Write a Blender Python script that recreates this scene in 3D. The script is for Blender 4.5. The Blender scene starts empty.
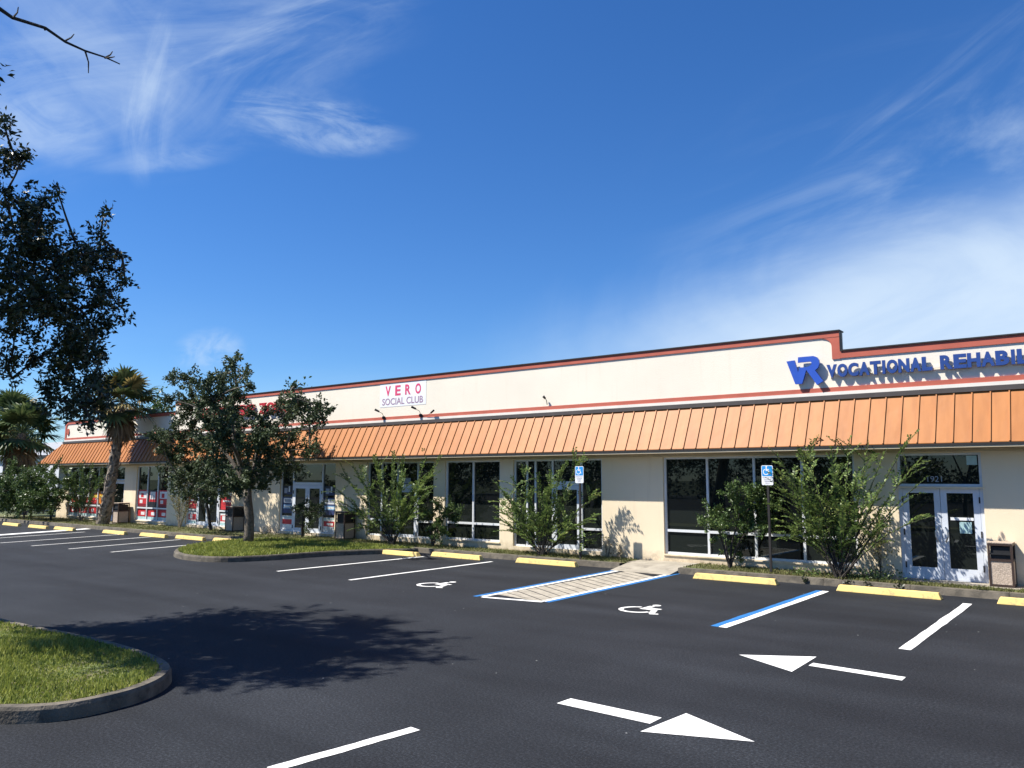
import bpy, bmesh, math, random
import numpy as np
from mathutils import Vector, Matrix
sc = bpy.context.scene
C = sc.collection
rnd = random.Random(11)
rng = np.random.default_rng(7)

# ------------------------------------------------------------------ camera
f_px, yaw, pit, rol = 794.04, math.radians(37.963), math.radians(6.8176), math.radians(.1217)
fw = Vector((-math.sin(yaw)*math.cos(pit), math.cos(yaw)*math.cos(pit), math.sin(pit)))
rt = Vector((math.cos(yaw), math.sin(yaw), 0)); up = rt.cross(fw)
rt = rt*math.cos(rol) + up*math.sin(rol); up = rt.cross(fw)
cd = bpy.data.cameras.new('camera'); cam = bpy.data.objects.new('camera', cd); C.objects.link(cam)
cd.sensor_width = 36; cd.lens = f_px/1024*36; cd.clip_start = .1; cd.clip_end = 3000
M = Matrix((rt, up, -fw)).transposed().to_4x4(); M.translation = (0, 0, 2.1); cam.matrix_world = M
sc.camera = cam
sc.view_settings.view_transform = 'Standard'; sc.view_settings.look = 'None'
sc.view_settings.exposure = 0.9
sc.view_settings.gamma = 1.0; sc.view_settings.use_curve_mapping = False

# ------------------------------------------------------------------ materials
def new_mat(name):
    m = bpy.data.materials.new(name); m.use_nodes = True
    nt = m.node_tree; nt.nodes.clear()
    out = nt.nodes.new('ShaderNodeOutputMaterial')
    return m, nt, out
def nd(nt, t, **kw):
    n = nt.nodes.new(t)
    for k, v in kw.items():
        if k.startswith('i_'): n.inputs[k[2:].replace('_', ' ')].default_value = v
        else: setattr(n, k, v)
    return n
def ramp(nt, fac, stops):
    r = nt.nodes.new('ShaderNodeValToRGB'); e = r.color_ramp.elements
    while len(e) < len(stops): e.new(.5)
    for q, (p, c) in zip(e, stops): q.position = p; q.color = (*c, 1)
    nt.links.new(fac, r.inputs[0]); return r.outputs[0]
def surf(name, col, var=.12, scale=3.0, rough=.7, spec=.4, bump=0, bscale=60, metal=0, stain=None, detail=5):
    """A base colour broken up by two octaves of noise, with optional bump and stains."""
    m, nt, out = new_mat(name); L = nt.links.new
    p = nd(nt, 'ShaderNodeBsdfPrincipled'); p.inputs['Roughness'].default_value = rough
    p.inputs['Specular IOR Level'].default_value = spec; p.inputs['Metallic'].default_value = metal
    tc = nd(nt, 'ShaderNodeNewGeometry')
    n1 = nd(nt, 'ShaderNodeTexNoise'); n1.inputs['Scale'].default_value = scale; n1.inputs['Detail'].default_value = detail
    L(tc.outputs['Position'], n1.inputs['Vector'])
    lo = tuple(max(0, c*(1-var)) for c in col); hi = tuple(min(1, c*(1+var)) for c in col)
    cc = ramp(nt, n1.outputs['Fac'], [(.3, lo), (.7, hi)])
    if stain:
        n2 = nd(nt, 'ShaderNodeTexNoise'); n2.inputs['Scale'].default_value = stain[1]; n2.inputs['Detail'].default_value = 8
        n2.inputs['Roughness'].default_value = .65
        L(tc.outputs['Position'], n2.inputs['Vector'])
        mk = nd(nt, 'ShaderNodeMapRange'); mk.inputs[1].default_value = stain[2]; mk.inputs[2].default_value = stain[3]
        L(n2.outputs['Fac'], mk.inputs[0])
        mx = nd(nt, 'ShaderNodeMix', data_type='RGBA'); L(mk.outputs[0], mx.inputs[0]); L(cc, mx.inputs[6])
        mx.inputs[7].default_value = (*stain[0], 1); cc = mx.outputs[2]
    L(cc, p.inputs['Base Color'])
    if bump:
        nb = nd(nt, 'ShaderNodeTexNoise'); nb.inputs['Scale'].default_value = bscale; nb.inputs['Detail'].default_value = 3
        L(tc.outputs['Position'], nb.inputs['Vector'])
        b = nd(nt, 'ShaderNodeBump'); b.inputs['Strength'].default_value = bump; b.inputs['Distance'].default_value = .02
        L(nb.outputs['Fac'], b.inputs['Height']); L(b.outputs[0], p.inputs['Normal'])
    L(p.outputs[0], out.inputs[0]); return m
def leafmat(name, stops, rough=.5, trans=.25, spec=.35):
    m, nt, out = new_mat(name); L = nt.links.new
    g = nd(nt, 'ShaderNodeNewGeometry')
    n1 = nd(nt, 'ShaderNodeTexNoise'); n1.inputs['Scale'].default_value = 1.7; n1.inputs['Detail'].default_value = 2
    L(g.outputs['Position'], n1.inputs['Vector'])
    a = nd(nt, 'ShaderNodeMath', operation='MULTIPLY_ADD'); a.inputs[1].default_value = .6
    L(g.outputs['Random Per Island'], a.inputs[0])
    b = nd(nt, 'ShaderNodeMath', operation='MULTIPLY_ADD'); b.inputs[1].default_value = .8; b.inputs[2].default_value = -.2
    L(n1.outputs['Fac'], b.inputs[0]); L(b.outputs[0], a.inputs[2])
    cc = ramp(nt, a.outputs[0], stops)
    p = nd(nt, 'ShaderNodeBsdfPrincipled'); p.inputs['Roughness'].default_value = rough; p.inputs['Specular IOR Level'].default_value = spec
    L(cc, p.inputs['Base Color'])
    t = nd(nt, 'ShaderNodeBsdfTranslucent'); L(cc, t.inputs[0])
    mx = nd(nt, 'ShaderNodeMixShader'); mx.inputs[0].default_value = trans
    L(p.outputs[0], mx.inputs[1]); L(t.outputs[0], mx.inputs[2]); L(mx.outputs[0], out.inputs[0]); return m

def asphalt_mat():
    m, nt, out = new_mat('asphalt'); L = nt.links.new
    g = nd(nt, 'ShaderNodeNewGeometry'); P = g.outputs['Position']
    def noise(s, d, r=.5):
        n = nd(nt, 'ShaderNodeTexNoise'); n.inputs['Scale'].default_value = s; n.inputs['Detail'].default_value = d; n.inputs['Roughness'].default_value = r
        L(P, n.inputs['Vector']); return n.outputs['Fac']
    mp = nd(nt, 'ShaderNodeMapping'); mp.inputs['Scale'].default_value = (.16, 1.1, 1); L(P, mp.inputs[0])
    nw = nd(nt, 'ShaderNodeTexNoise'); nw.inputs['Scale'].default_value = 1.0; nw.inputs['Detail'].default_value = 4; L(mp.outputs[0], nw.inputs['Vector'])
    big = ramp(nt, noise(.35, 6, .6), [(.28, (.0115, .0128, .0155)), (.5, (.0165, .0185, .0222)), (.74, (.0235, .026, .031))])
    st = ramp(nt, nw.outputs['Fac'], [(.3, (.72, .72, .73)), (.5, (.98, .98, .98)), (.72, (1.25, 1.25, 1.24))])
    fine = ramp(nt, noise(42, 6, .78), [(.30, (.25, .25, .25)), (.5, (1, 1, 1)), (.66, (2.6, 2.6, 2.6))])
    m1 = nd(nt, 'ShaderNodeMix', data_type='RGBA', blend_type='MULTIPLY'); m1.inputs[0].default_value = 1; L(big, m1.inputs[6]); L(fine, m1.inputs[7])
    m0 = nd(nt, 'ShaderNodeMix', data_type='RGBA', blend_type='MULTIPLY'); m0.inputs[0].default_value = 1; L(m1.outputs[2], m0.inputs[6]); L(st, m0.inputs[7])
    v = nd(nt, 'ShaderNodeTexVoronoi'); v.inputs['Scale'].default_value = 3.2; L(P, v.inputs['Vector'])
    sp = nd(nt, 'ShaderNodeMapRange'); sp.inputs[1].default_value = .045; sp.inputs[2].default_value = .03; L(v.outputs['Distance'], sp.inputs[0])
    rare = nd(nt, 'ShaderNodeMath', operation='GREATER_THAN'); rare.inputs[1].default_value = .8
    sx = nd(nt, 'ShaderNodeSeparateColor'); L(v.outputs['Color'], sx.inputs[0]); L(sx.outputs[0], rare.inputs[0])
    mu = nd(nt, 'ShaderNodeMath', operation='MULTIPLY'); L(sp.outputs[0], mu.inputs[0]); L(rare.outputs[0], mu.inputs[1])
    m2 = nd(nt, 'ShaderNodeMix', data_type='RGBA'); L(mu.outputs[0], m2.inputs[0]); L(m0.outputs[2], m2.inputs[6]); m2.inputs[7].default_value = (.28, .28, .27, 1)
    p = nd(nt, 'ShaderNodeBsdfPrincipled'); p.inputs['Roughness'].default_value = .85; p.inputs['Specular IOR Level'].default_value = .2
    L(m2.outputs[2], p.inputs['Base Color'])
    b = nd(nt, 'ShaderNodeBump'); b.inputs['Strength'].default_value = .5; b.inputs['Distance'].default_value = .008
    L(noise(110, 4, .7), b.inputs['Height']); L(b.outputs[0], p.inputs['Normal'])
    L(p.outputs[0], out.inputs[0]); return m
def glass_mat(name, tint, refl=1.0):
    m, nt, out = new_mat(name); L = nt.links.new
    t = nd(nt, 'ShaderNodeBsdfTransparent'); t.inputs[0].default_value = (*tint, 1)
    gl = nd(nt, 'ShaderNodeBsdfGlossy'); gl.inputs['Roughness'].default_value = .01; gl.inputs[0].default_value = (.9, .95, .93, 1)
    g = nd(nt, 'ShaderNodeNewGeometry')
    n1 = nd(nt, 'ShaderNodeTexNoise'); n1.inputs['Scale'].default_value = .8; L(g.outputs['Position'], n1.inputs['Vector'])
    bp = nd(nt, 'ShaderNodeBump'); bp.inputs['Strength'].default_value = .03; L(n1.outputs['Fac'], bp.inputs['Height']); L(bp.outputs[0], gl.inputs['Normal'])
    fr = nd(nt, 'ShaderNodeFresnel'); fr.inputs[0].default_value = 1.5
    df = nd(nt, 'ShaderNodeBsdfDiffuse'); df.inputs[0].default_value = (.09, .115, .10, 1)      # dust on the pane; its grey-green also stands in for soft reflections
    m0 = nd(nt, 'ShaderNodeMixShader'); m0.inputs[0].default_value = .13; L(t.outputs[0], m0.inputs[1]); L(df.outputs[0], m0.inputs[2])
    mx = nd(nt, 'ShaderNodeMixShader'); L(fr.outputs[0], mx.inputs[0]); L(m0.outputs[0], mx.inputs[1]); L(gl.outputs[0], mx.inputs[2])
    L(mx.outputs[0], out.inputs[0]); return m
def awning_mat():
    m, nt, out = new_mat('orange_awning_metal'); L = nt.links.new
    g = nd(nt, 'ShaderNodeNewGeometry'); sx = nd(nt, 'ShaderNodeSeparateXYZ'); L(g.outputs['Position'], sx.inputs[0])
    a = nd(nt, 'ShaderNodeMath', operation='MULTIPLY_ADD'); a.inputs[1].default_value = 1/.312; a.inputs[2].default_value = 43.9/.312+400; L(sx.outputs[0], a.inputs[0])
    fl = nd(nt, 'ShaderNodeMath', operation='FLOOR'); L(a.outputs[0], fl.inputs[0])
    wn = nd(nt, 'ShaderNodeTexWhiteNoise', noise_dimensions='1D'); L(fl.outputs[0], wn.inputs['W'])       # each sheet has weathered a little differently
    c1 = ramp(nt, wn.outputs['Value'], [(0, (.375, .140, .036)), (1, (.415, .163, .045))])
    mp = nd(nt, 'ShaderNodeMapping'); mp.inputs['Scale'].default_value = (7, 1.2, 1.2); L(g.outputs['Position'], mp.inputs[0])
    n = nd(nt, 'ShaderNodeTexNoise'); n.inputs['Scale'].default_value = 1; n.inputs['Detail'].default_value = 7; L(mp.outputs[0], n.inputs['Vector'])
    st = ramp(nt, n.outputs['Fac'], [(.3, (.86, .84, .82)), (.55, (1, 1, 1)), (.8, (1.05, 1.06, 1.08))])
    mx = nd(nt, 'ShaderNodeMix', data_type='RGBA', blend_type='MULTIPLY'); mx.inputs[0].default_value = 1; L(c1, mx.inputs[6]); L(st, mx.inputs[7])
    p = nd(nt, 'ShaderNodeBsdfPrincipled'); p.inputs['Roughness'].default_value = .5; p.inputs['Specular IOR Level'].default_value = .25
    L(mx.outputs[2], p.inputs['Base Color'])
    n2 = nd(nt, 'ShaderNodeTexNoise'); n2.inputs['Scale'].default_value = 2.5; L(g.outputs['Position'], n2.inputs['Vector'])
    b = nd(nt, 'ShaderNodeBump'); b.inputs['Strength'].default_value = .25; b.inputs['Distance'].default_value = .03; L(n2.outputs['Fac'], b.inputs['Height']); L(b.outputs[0], p.inputs['Normal'])
    L(p.outputs[0], out.inputs[0]); return m
def stucco(name, col, dirt, base=True):
    """painted stucco: slow mottling, rain streaks running down, splashed soil near the foot"""
    m, nt, out = new_mat(name); L = nt.links.new
    g = nd(nt, 'ShaderNodeNewGeometry'); P = g.outputs['Position']
    n = nd(nt, 'ShaderNodeTexNoise'); n.inputs['Scale'].default_value = .7; n.inputs['Detail'].default_value = 6; L(P, n.inputs['Vector'])
    c = ramp(nt, n.outputs['Fac'], [(.3, tuple(q*.94 for q in col)), (.65, col)])
    mp = nd(nt, 'ShaderNodeMapping'); mp.inputs['Scale'].default_value = (5.5, 5.5, .45); L(P, mp.inputs[0])
    k = nd(nt, 'ShaderNodeTexNoise'); k.inputs['Scale'].default_value = 1; k.inputs['Detail'].default_value = 6; k.inputs['Roughness'].default_value = .6; L(mp.outputs[0], k.inputs['Vector'])
    f = nd(nt, 'ShaderNodeMapRange'); f.inputs[1].default_value = .56; f.inputs[2].default_value = .80; f.inputs[4].default_value = .30; L(k.outputs['Fac'], f.inputs[0])
    mx = nd(nt, 'ShaderNodeMix', data_type='RGBA'); L(f.outputs[0], mx.inputs[0]); L(c, mx.inputs[6]); mx.inputs[7].default_value = (*dirt, 1); c = mx.outputs[2]
    if base:
        sx = nd(nt, 'ShaderNodeSeparateXYZ'); L(P, sx.inputs[0])
        sp = nd(nt, 'ShaderNodeTexNoise'); sp.inputs['Scale'].default_value = 6; sp.inputs['Detail'].default_value = 8; sp.inputs['Roughness'].default_value = .7; L(P, sp.inputs['Vector'])
        hh = nd(nt, 'ShaderNodeMapRange'); hh.inputs[1].default_value = .62; hh.inputs[2].default_value = .12; L(sx.outputs[2], hh.inputs[0])
        mm = nd(nt, 'ShaderNodeMath', operation='MULTIPLY'); L(hh.outputs[0], mm.inputs[0]); L(sp.outputs['Fac'], mm.inputs[1])
        ff = nd(nt, 'ShaderNodeMapRange'); ff.inputs[1].default_value = .22; ff.inputs[2].default_value = .55; ff.inputs[4].default_value = .75; L(mm.outputs[0], ff.inputs[0])
        m2 = nd(nt, 'ShaderNodeMix', data_type='RGBA'); L(ff.outputs[0], m2.inputs[0]); L(c, m2.inputs[6]); m2.inputs[7].default_value = (*[q*.72 for q in dirt], 1); c = m2.outputs[2]
    p = nd(nt, 'ShaderNodeBsdfPrincipled'); p.inputs['Roughness'].default_value = .88; p.inputs['Specular IOR Level'].default_value = .2; L(c, p.inputs['Base Color'])
    nb = nd(nt, 'ShaderNodeTexNoise'); nb.inputs['Scale'].default_value = 75; nb.inputs['Detail'].default_value = 4; L(P, nb.inputs['Vector'])
    b = nd(nt, 'ShaderNodeBump'); b.inputs['Strength'].default_value = .3; b.inputs['Distance'].default_value = .015; L(nb.outputs['Fac'], b.inputs['Height']); L(b.outputs[0], p.inputs['Normal'])
    L(p.outputs[0], out.inputs[0]); return m
def emblem(name, col, rough=.5): return surf(name, col, var=.05, scale=8, rough=rough)

MT = dict(
    asphalt=asphalt_mat(),
    white_paint=surf('white_paint', (.80, .79, .75), .06, 5, .75, stain=((.16, .16, .16), 16, .55, .78)),
    old_paint=surf('old_paint', (.62, .61, .57), .1, 5, .8, stain=((.08, .08, .085), 25, .52, .75)),
    blue_paint=surf('blue_paint', (.02, .16, .42), .12, 6, .75, stain=((.03, .035, .045), 16, .55, .78)),
    hatch=surf('worn_hatch_paint', (.37, .33, .26), .2, 4, .85, bump=.2, stain=((.17, .15, .12), 6, .52, .72)),
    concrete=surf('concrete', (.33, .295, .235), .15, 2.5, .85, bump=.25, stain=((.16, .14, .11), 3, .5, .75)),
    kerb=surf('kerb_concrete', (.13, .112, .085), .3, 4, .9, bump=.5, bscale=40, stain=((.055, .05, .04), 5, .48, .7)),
    soil=surf('soil', (.15, .13, .07), .35, 6, .95, bump=.5, stain=((.10, .13, .035), 3, .42, .6)),
    field=surf('field', (.07, .09, .035), .3, .4, .95),
    wall=stucco('cream_stucco', (.82, .69, .49), (.52, .41, .28)),
    parapet=stucco('pale_stucco', (.83, .765, .635), (.62, .53, .40), False),
    red_trim=surf('brick_red_trim', (.46, .115, .075), .08, 3, .8),
    white_trim=surf('white_trim', (.74, .70, .62), .05, 3, .7),
    dark_metal=surf('dark_bronze_metal', (.022, .019, .018), .15, 5, .6),
    gutter=surf('grey_flashing', (.075, .065, .06), .12, 4, .55),
    soffit=surf('tan_soffit', (.50, .42, .29), .06, 3, .8),
    awning=awning_mat(),
    frame=surf('white_aluminium', (.66, .68, .70), .04, 4, .45),
    door=surf('white_door_aluminium', (.62, .66, .72), .04, 4, .45),
    steel=surf('steel', (.5, .5, .5), .08, 8, .3, metal=1),
    glass=glass_mat('tinted_glass', (.05, .062, .058)),
    darkglass=glass_mat('dark_glass', (.025, .028, .03)),
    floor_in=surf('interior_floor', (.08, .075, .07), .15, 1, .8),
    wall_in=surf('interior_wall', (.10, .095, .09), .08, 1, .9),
    blind=surf('blind_fabric', (.62, .63, .60), .05, 3, .8),
    green=surf('green_board', (.03, .22, .10), .1, 4, .6),
    logo_blue=surf('logo_blue', (.025, .09, .46), .06, 3, .45),
    letter_blue=surf('letter_blue', (.02, .06, .24), .06, 3, .45),
    letter_red=surf('letter_red', (.45, .015, .025), .08, 3, .5),
    pink=surf('faded_red', (.66, .06, .16), .12, 6, .6),
    greyletter=surf('grey_letter', (.30, .27, .33), .1, 6, .6),
    mauve=surf('faded_mauve', (.34, .22, .30), .1, 6, .6),
    signwhite=surf('sign_white', (.80, .81, .82), .03, 5, .55),
    signblue=surf('sign_blue', (.02, .27, .66), .05, 5, .5),
    black=surf('black', (.015, .015, .016), .2, 5, .6),
    brown=surf('dark_brown_frame', (.045, .028, .022), .15, 6, .5),
    pebble=surf('pebbled_panel', (.46, .37, .29), .28, 45, .9, bump=.6, bscale=70),
    stop=surf('yellow_stop_paint', (.80, .585, .20), .09, 4, .8, bump=.15, stain=((.30, .25, .15), 9, .52, .74)),
    tanbox=surf('tan_box', (.38, .30, .21), .08, 5, .7),
    bark=surf('bark', (.13, .11, .085), .4, 14, .95, bump=.9, bscale=30),
    palebark=surf('pale_bark', (.30, .25, .18), .3, 14, .9, bump=.5, bscale=30),
    darkbark=surf('dark_bark', (.045, .038, .032), .3, 18, .95, bump=.8, bscale=40),
    palmbark=surf('palm_bark', (.27, .22, .165), .45, 9, .95, bump=.9, bscale=22, stain=((.06, .05, .04), 7, .48, .62)),
    oakleaf=leafmat('oak_leaves', [(.1, (.012, .019, .008)), (.5, (.03, .044, .018)), (.9, (.075, .095, .04))], .4, .12, .4),
    treeleaf=leafmat('tree_leaves', [(.1, (.022, .036, .016)), (.5, (.055, .082, .035)), (.95, (.13, .165, .075))], .55, .16, .25),
    myrtle=leafmat('myrtle_leaves', [(.05, (.045, .08, .024)), (.5, (.13, .20, .055)), (.8, (.25, .32, .09)), (1, (.38, .37, .12))], .45, .32),
    shrub=leafmat('shrub_leaves', [(.05, (.026, .048, .015)), (.5, (.075, .125, .036)), (.95, (.16, .22, .065))], .4, .22),
    dryleaf=leafmat('dry_leaves', [(.05, (.12, .09, .05)), (.5, (.24, .19, .10)), (.95, (.34, .28, .14))], .7, .2),
    vine=leafmat('vine_leaves', [(.05, (.08, .08, .03)), (.5, (.22, .21, .06)), (.95, (.36, .32, .11))], .6, .25),
    palmleaf=leafmat('palm_leaves', [(.05, (.03, .052, .02)), (.5, (.075, .115, .04)), (.95, (.20, .235, .09))], .45, .2),
    palmgold=leafmat('palm_golden_leaves', [(.05, (.12, .095, .035)), (.5, (.28, .21, .07)), (.95, (.44, .34, .13))], .6, .2),
    palmdead=leafmat('palm_dead_leaves', [(.05, (.09, .065, .04)), (.5, (.20, .15, .09)), (.95, (.36, .28, .17))], .8, .15),
    grass=leafmat('grass_blades', [(.05, (.09, .14, .024)), (.5, (.24, .28, .055)), (.85, (.33, .35, .08)), (1, (.44, .40, .15))], .6, .3),
    verge=leafmat('verge_blades', [(.05, (.07, .085, .022)), (.5, (.15, .16, .05)), (.95, (.30, .26, .12))], .7, .25),
    farwall=surf('far_white_wall', (.62, .63, .66), .04, .5, .85),
)
for nm, c in dict(p_red=(.52, .03, .035), p_white=(.72, .72, .70), p_navy=(.035, .05, .14), p_blue=(.22, .42, .62), p_teal=(.38, .55, .55), p_orange=(.60, .20, .03),
                  p_yellow=(.72, .50, .08), p_black=(.02, .02, .025), p_grey=(.35, .37, .42), p_maroon=(.22, .02, .03)).items():
    MT[nm] = surf('poster_'+nm[2:], c, .12, 9, .5)

# ------------------------------------------------------------------ mesh helpers
class MB:
    def __init__(s): s.v = []; s.f = []; s.mi = []; s.cur = 0
    def add(s, vs, fs):
        o = len(s.v); s.v += [tuple(v) for v in vs]; s.f += [tuple(i+o for i in f) for f in fs]; s.mi += [s.cur]*len(fs); return s
    def box(s, x0, x1, y0, y1, z0, z1):
        x0, x1 = sorted((x0, x1)); y0, y1 = sorted((y0, y1)); z0, z1 = sorted((z0, z1))
        return s.add([(x0,y0,z0),(x1,y0,z0),(x1,y1,z0),(x0,y1,z0),(x0,y0,z1),(x1,y0,z1),(x1,y1,z1),(x0,y1,z1)],
                     [(0,3,2,1),(4,5,6,7),(0,1,5,4),(1,2,6,5),(2,3,7,6),(3,0,4,7)])
    def quad(s, *p): return s.add(p, [tuple(range(len(p)))])
    def prism_y(s, poly, y0, y1):      # poly of (x, z), counter-clockwise seen from -y
        n = len(poly)
        return s.add([(x, y0, z) for x, z in poly]+[(x, y1, z) for x, z in poly],
                     [tuple(range(n)), tuple(range(2*n-1, n-1, -1))]+[(i, n+i, n+(i+1) % n, (i+1) % n) for i in range(n)])
    def prism_z(s, poly, z0, z1):
        n = len(poly)
        return s.add([(x, y, z0) for x, y in poly]+[(x, y, z1) for x, y in poly],
                     [tuple(range(n-1, -1, -1)), tuple(range(n, 2*n))]+[(i, (i+1) % n, n+(i+1) % n, n+i) for i in range(n)])
    def prism_x(s, poly, x0, x1):      # poly of (y, z)
        n = len(poly)
        return s.add([(x0, y, z) for y, z in poly]+[(x1, y, z) for y, z in poly],
                     [tuple(range(n-1, -1, -1)), tuple(range(n, 2*n))]+[(i, (i+1) % n, n+(i+1) % n, n+i) for i in range(n)])
    def sheet(s, poly, z): return s.add([(x, y, z) for x, y in poly], [tuple(range(len(poly)))])
    def tube(s, pts, r0, r1, n=6, cap=True, bumpy=0):
        pts = [Vector(p) for p in pts]; m = len(pts); o = len(s.v); vs = []
        ref = None
        for i, p in enumerate(pts):
            d = (pts[min(i+1, m-1)]-pts[max(i-1, 0)]).normalized()
            if ref is None:
                ref = d.orthogonal().normalized()
            ref = (ref-d*ref.dot(d)).normalized(); b = d.cross(ref)
            t = i/(m-1); r = r0+(r1-r0)*t
            for k in range(n):
                a = 2*math.pi*k/n; q = r*(1+(rnd.uniform(-bumpy, bumpy) if bumpy else 0))
                vs.append(p+ref*(q*math.cos(a))+b*(q*math.sin(a)))
        fs = [(i*n+k, i*n+(k+1) % n, (i+1)*n+(k+1) % n, (i+1)*n+k) for i in range(m-1) for k in range(n)]
        if cap: fs += [tuple(range(n-1, -1, -1)), tuple(range((m-1)*n, m*n))]
        return s.add(vs, fs)
    def build(s, name, mat, parent=None, org=None, bevel=0, smooth=False):
        if org is None: org = parent['_o'] if parent is not None and '_o' in parent else (0, 0, 0)
        me = bpy.data.meshes.new(name)
        me.from_pydata([(x-org[0], y-org[1], z-org[2]) for x, y, z in s.v], [], s.f); me.update()
        return finish(name, me, mat, parent, org, bevel, smooth, s.mi)
def finish(name, me, mat, parent, org, bevel=0, smooth=False, mi=None):
    if bevel:
        bm = bmesh.new(); bm.from_mesh(me)
        bmesh.ops.bevel(bm, geom=bm.edges[:], offset=bevel, segments=2, affect='EDGES', profile=.6, clamp_overlap=True)
        bm.to_mesh(me); bm.free()
    for m in (mat if isinstance(mat, (list, tuple)) else [mat]): me.materials.append(MT[m] if isinstance(m, str) else m)
    if mi and max(mi) > 0 and not bevel: me.polygons.foreach_set('material_index', mi)
    if smooth: me.polygons.foreach_set('use_smooth', [True]*len(me.polygons))
    o = bpy.data.objects.new(name, me); C.objects.link(o)
    if parent is not None: o.parent = parent
    else: o.location = org
    ORG[o.name] = org
    return o
ORG = {}
def thing(name, label, cat, loc, group=None):
    o = bpy.data.objects.new(name, None); C.objects.link(o); o.location = loc; o.empty_display_size = .3
    o['label'] = label; o['category'] = cat
    if group: o['group'] = group
    o['_o'] = tuple(loc)
    return o
def orgof(o):
    while o.parent is not None: o = o.parent
    return tuple(o['_o']) if '_o' in o else tuple(o.location)
def part(mb, name, mat, parent, **kw): return mb.build(name, mat, parent, org=orgof(parent), **kw)
def tag(o, label, cat, group=None):
    o['label'] = label; o['category'] = cat
    if group: o['group'] = group
    return o
def struct(o, kind='structure'): o['kind'] = kind; return o

# ---- leaves as small folded blades, thousands of faces per mesh
def leaf_arrays(P, D, Ln, W, N=None):
    """P base points, D unit directions, Ln lengths, W widths -> quads"""
    n = len(P)
    r = rng.normal(size=(n, 3)) if N is None else N+rng.normal(scale=.35, size=(n, 3))
    S = np.cross(D, r); S /= np.linalg.norm(S, axis=1, keepdims=True)+1e-9
    U = np.cross(S, D)
    Ln = np.asarray(Ln).reshape(-1, 1)*np.ones((n, 1)); W = np.asarray(W).reshape(-1, 1)*np.ones((n, 1))
    a = P; b = P+D*Ln*.5+S*W*.5+U*W*.15; c = P+D*Ln-U*Ln*.08; d = P+D*Ln*.5-S*W*.5+U*W*.15
    return np.stack([a, b, c, d], 1).reshape(-1, 3)
def quads_mesh(name, V, mat, parent=None, org=(0, 0, 0)):
    V = np.asarray(V, dtype=np.float32)-np.asarray(org, dtype=np.float32); n = len(V)//4
    me = bpy.data.meshes.new(name); me.vertices.add(4*n); me.vertices.foreach_set('co', V.ravel())
    me.loops.add(4*n); me.loops.foreach_set('vertex_index', np.arange(4*n, dtype=np.int32))
    me.polygons.add(n); me.polygons.foreach_set('loop_start', np.arange(0, 4*n, 4, dtype=np.int32))
    me.update(calc_edges=True); me.validate()
    return finish(name, me, mat, parent, org)
def unit(a): return a/(np.linalg.norm(a, axis=-1, keepdims=True)+1e-9)
def clump_leaves(clumps, per_r2, leaf, asp=.5, twigs=9, upb=.35, stretch=1.0):
    out = []
    for cx, cy, cz, r in clumps:
        c = np.array((cx, cy, cz)); nl = max(14, int(per_r2*r*r/(leaf*leaf)))
        tw = max(4, int(twigs*(r/.4)**.5))
        td = unit(rng.normal(size=(tw, 3))+np.array((0, 0, upb)))
        tb = c+rng.normal(scale=.28*r, size=(tw, 3))
        ti = rng.integers(0, tw, nl); t = rng.uniform(0, 1, nl)**.8
        tl = rng.uniform(.55, 1.1, tw)*r*stretch
        P = tb[ti]+td[ti]*(t*tl[ti])[:, None]+rng.normal(scale=leaf*.45, size=(nl, 3))
        D = unit(td[ti]*.8+rng.normal(scale=.75, size=(nl, 3))+np.array((0, 0, -.1)))
        L = leaf*rng.uniform(.65, 1.25, nl)
        out.append(leaf_arrays(P, D, L, L*asp))
    return np.concatenate(out)
def limb(mb, a, b, r0, r1, sag=.12, n=5, seg=6):
    a = Vector(a); b = Vector(b); L = (b-a).length
    k = Vector((rnd.uniform(-1, 1), rnd.uniform(-1, 1), rnd.uniform(.2, 1)))*L*sag
    pts = [a.lerp(b, i/seg)+k*math.sin(math.pi*i/seg)+Vector((rnd.uniform(-1, 1), rnd.uniform(-1, 1), rnd.uniform(-1, 1)))*r0*.25*(0 < i < seg) for i in range(seg+1)]
    mb.tube(pts, r0, r1, n); return pts
def branchy(mb, start, hubs, clumps, r_hub, r_tip):
    """limbs from start to each hub, then twigs from the nearest limb point to each clump"""
    nodes = []
    for h in hubs: nodes += limb(mb, start, h, r_hub, r_hub*.45, .1, 6)[2:]
    todo = [Vector(c[:3]) for c in clumps]; best = [min(((k-p).length+max(0, k.z-p.z)*.7, i) for i, k in enumerate(nodes)) for p in todo]
    while todo:                                     # grow outwards: every clump hangs on the nearest wood already there
        j = min(range(len(todo)), key=lambda i: best[i][0]); p = todo.pop(j); q = nodes[best.pop(j)[1]]
        if (p-q).length > .05: limb(mb, q, p, r_tip*1.5, r_tip*.8, .10, 4, 4)
        nodes.append(p)
        for i, k in enumerate(todo):
            dd = (p-k).length+max(0, p.z-k.z)*.7
            if dd < best[i][0]: best[i] = (dd, len(nodes)-1)

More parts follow.
